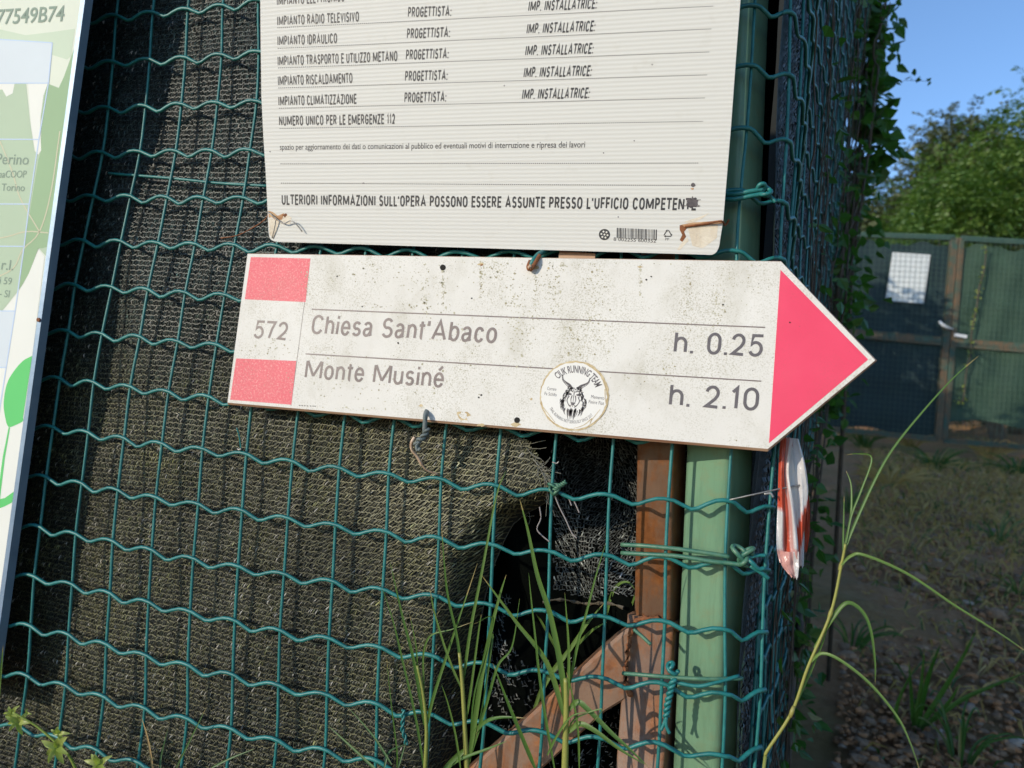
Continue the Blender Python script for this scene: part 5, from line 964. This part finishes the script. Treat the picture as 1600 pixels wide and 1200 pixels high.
# padlock plate and white strap on the meeting stiles
b_ = MB(); bar(b_, gp(1492, 523, -.03), gp(1511, 526, -.03), .030, .02); tag(b_.obj('latch_plate', M['white_metal'], org=gp(1500, 524)), 'small white latch plate on the right gate leaf', 'latch')
b_ = MB(); b_.tube([gp(1468, 502, -.03), gp(1473, 508, -.05), gp(1480, 512, -.04), gp(1489, 514, -.03)], [.012, .016, .014, .008], 8); tag(b_.obj('rag_tie', M['white_metal'], smooth=True, org=gp(1478, 508)), 'grey white rag knotted round the meeting stiles of the gate', 'rag')
b_ = MB(); b_.prism([gp(*p, .0) + G3 * .004 for p in ((1395, 394), (1454, 398), (1443.5, 474), (1383.5, 469.5))], G3 * .003)
tag(b_.obj('paper_sheet', M['paper'], org=gp(1420, 435)), 'white sheet fixed behind the wire of the left gate leaf', 'sheet')
b_ = MB(); q = np.random.default_rng(8); P = catmull([gp(x, y, -.03) for x, y in ((1541, 388), (1538, 420), (1530, 450), (1526, 480), (1518, 520), (1517, 550), (1510, 580), (1505, 625), (1497, 625))], 5); b_.tube(P, .007, 5)
tg = thing('gate_creeper', 'thin yellowish creeper hanging down the right gate leaf', 'vine', P[-1]); b_.obj('stem', M['stem' if False else 'vine_stem'], tg, True)
mb = MB(); C_ = P[q.integers(0, len(P), 60)] + q.normal(0, .014, (60, 3)); leaf_cards(mb, C_, q.normal(0, .6, (60, 3)) + [0, -.2, -.5], .035, .022, q); mb.obj('leaves', M['cleaver'], tg)

# ------------------------------------------------------------------ trees
def tree(name, label, base, top, R_, n, mat, seed, spray=.26, lobes=9, sq=1.0, group='trees beyond the gate', low=.25, leafL=.060, leaves_per=11):
    q = np.random.default_rng(seed); base = np.array(base, float); base[2] = float(gz(base[0], base[1])); top -= .32 * R_; n = int(n * 1.5); H = top - base[2]; t = thing(name, label, 'tree', base, group)
    cz = base[2] + H * (low + (1 - low) * .5); ctr = np.array([base[0], base[1], cz]); rad = np.array([R_, R_ * .9, H * (1 - low) * .5 * sq])
    mb = MB(); tp = base + [q.normal(0, .1) * R_, q.normal(0, .1) * R_, H * .62]; r0 = .035 * H ** .9; P = catmull([base - [0, 0, .1], base + (tp - base) * .45 + q.normal(0, .05, 3) * R_, tp], 6); mb.tube(P, np.linspace(r0, r0 * .4, len(P)), 9); mb.obj('trunk', M['bark'], t, True)
    mb = MB(); LC = []
    for i in range(lobes):
        a = i * 2.4 + q.uniform(-.4, .4); el = q.uniform(-.75, .95); rr_ = math.sqrt(max(0, 1 - el * el)); d = np.array([math.cos(a) * rr_, math.sin(a) * rr_, el]) * q.uniform(.62, .92); c = ctr + d * rad; LC.append((c, R_ * q.uniform(.30, .52)))
        s = P[int(q.uniform(.35, .98) * (len(P) - 1))]; mb.tube(catmull([s, s * .5 + c * .5 + [0, 0, -.05 * H], c], 5), np.linspace(r0 * .32, r0 * .06, 11), 6)
    mb.obj('limbs', M['bark'], t, True); LC.append((ctr, R_ * .55))
    wts = np.array([l[1] ** 2 for l in LC]); wts /= wts.sum(); k_ = q.choice(len(LC), n, p=wts); c0 = np.array([LC[i][0] for i in k_]); rr_ = np.array([LC[i][1] for i in k_])[:, None]
    d = q.normal(0, 1, (n, 3)); d /= np.linalg.norm(d, axis=1)[:, None]; P0 = c0 + d * rr_ * (q.random((n, 1)) ** .42) * [1, 1, .80] * (1 + .35 * (q.random((n, 1)) < .10))
    dr = d * .8 + q.normal(0, .5, (n, 3)) + [0, 0, .05]; dr /= np.linalg.norm(dr, axis=1)[:, None]; tone = np.clip(.5 + .22 * q.normal(0, 1, n) + .25 * (q.random(len(LC))[k_] - .5), 0, 1)
    mb = MB(); C_, N_, TN = [], [], []; side = np.cross(dr, [0, 0, 1.]) + 1e-6; side /= np.linalg.norm(side, axis=1)[:, None]
    for j in range(leaves_per):
        f_ = (j // 2 + .6) / (leaves_per / 2); sg = 1 if j % 2 else -1; C_.append(P0 + dr * spray * f_ - np.array([0, 0, 1]) * spray * .38 * f_ ** 2); N_.append(side * sg + dr * .35 + q.normal(0, .22, (n, 3)) - np.array([0, 0, .25])); TN.append(tone)
    C_, N_, TN = np.vstack(C_), np.vstack(N_), np.concatenate(TN); N = len(C_); T = N_ / np.linalg.norm(N_, axis=1)[:, None]; A = np.cross(T, q.normal(0, .6, (N, 3)) + [0, 0, 1]); A /= np.linalg.norm(A, axis=1)[:, None]
    L = leafL * (.7 + .6 * q.random((N, 1))); V = np.stack([C_, C_ + T * L * .5 + A * L * .24, C_ + T * L, C_ + T * L * .5 - A * L * .24], 1).reshape(-1, 3)
    mb.add(V, (np.arange(N)[:, None] * 4 + [0, 1, 2, 3]).tolist(), 0, np.repeat(np.clip(TN + q.normal(0, .12, N), 0, 1), 4)[:, None] * np.ones(3)); mb.obj('crown', M[mat], t); return t
def tz(px, py, d): return far(px, py, d)
for nm, lab, px, d, pytop, R_, n, mat, sd, kw in (
    ('acacia_tree', 'large bright green acacia filling the right edge above the gate', 1600, 11.5, 96, 1.5, 2300, 'acacia', 1, dict(lobes=12, low=.12)),
    ('acacia_tree', 'sunlit yellow green bushy acacia just above the middle of the gate', 1445, 10.6, 250, 1.0, 1500, 'acacia', 2, dict(lobes=9, low=.10)),
    ('acacia_tree', 'mid height green acacia between the bushy one and the large one', 1530, 12.5, 158, 1.25, 1800, 'acacia', 3, dict(lobes=10, low=.15)),
    ('acacia_tree', 'low light green acacia shrub peeping over the left gate leaf', 1385, 10.8, 318, .75, 900, 'acacia', 4, dict(lobes=8, low=.05)),
    ('olive_tree', 'grey green thin tree farthest left against the sky', 1368, 16, 228, 1.6, 2400, 'oak', 5, dict(lobes=10, low=.2, leafL=.085)),
    ('olive_tree', 'dull dark tree rising behind the acacias on the slope', 1525, 17, 152, 1.7, 1900, 'oak', 6, dict(lobes=11, low=.2, leafL=.09)),
    ('olive_tree', 'dusky round tree between the two dull trees on the skyline', 1450, 17.5, 226, 1.5, 1600, 'oak', 7, dict(lobes=10, low=.1, leafL=.09)),
    ('acacia_tree', 'big acacia partly outside the right edge behind the gate', 1690, 13, 60, 2.0, 2200, 'acacia', 8, dict(lobes=12, low=.12)),
    ('olive_tree', 'dark shrub low behind the right gate leaf', 1570, 10.2, 290, .9, 1100, 'oak', 9, dict(lobes=8, low=.0)),
    ('olive_tree', 'dark round bush between the ivy and the low acacia shrub', 1400, 13.5, 262, 1.0, 1500, 'oak', 12, dict(lobes=9, low=.05, leafL=.08)),
    ('olive_tree', 'dark leafy shrub hidden low behind the left gate leaf', 1345, 13, 300, 1.1, 1200, 'oak', 10, dict(lobes=8, low=.0, leafL=.08))):
    p = far(px, 500, d); tp = far(px, pytop, d); tree(nm, lab, (p[0], p[1], 0), tp[2], R_, n, mat, sd, **kw)
# unseen trees added behind the netting to shade the bank and the gate
for (x, y, h, r, sd, lab) in ((-.5, 4.4, 4.3, 1.1, 61, 'larger unseen tree added behind the netting to shade the gate'), (.05, 3.3, 3.6, .8, 62, 'smaller unseen tree added behind the netting to shade the gate')):
    tree('added_shade_tree', lab, (x, y, 0), h, r, 1300, 'oak', sd, group='added shade trees inside the plot', low=.05, leafL=.10)
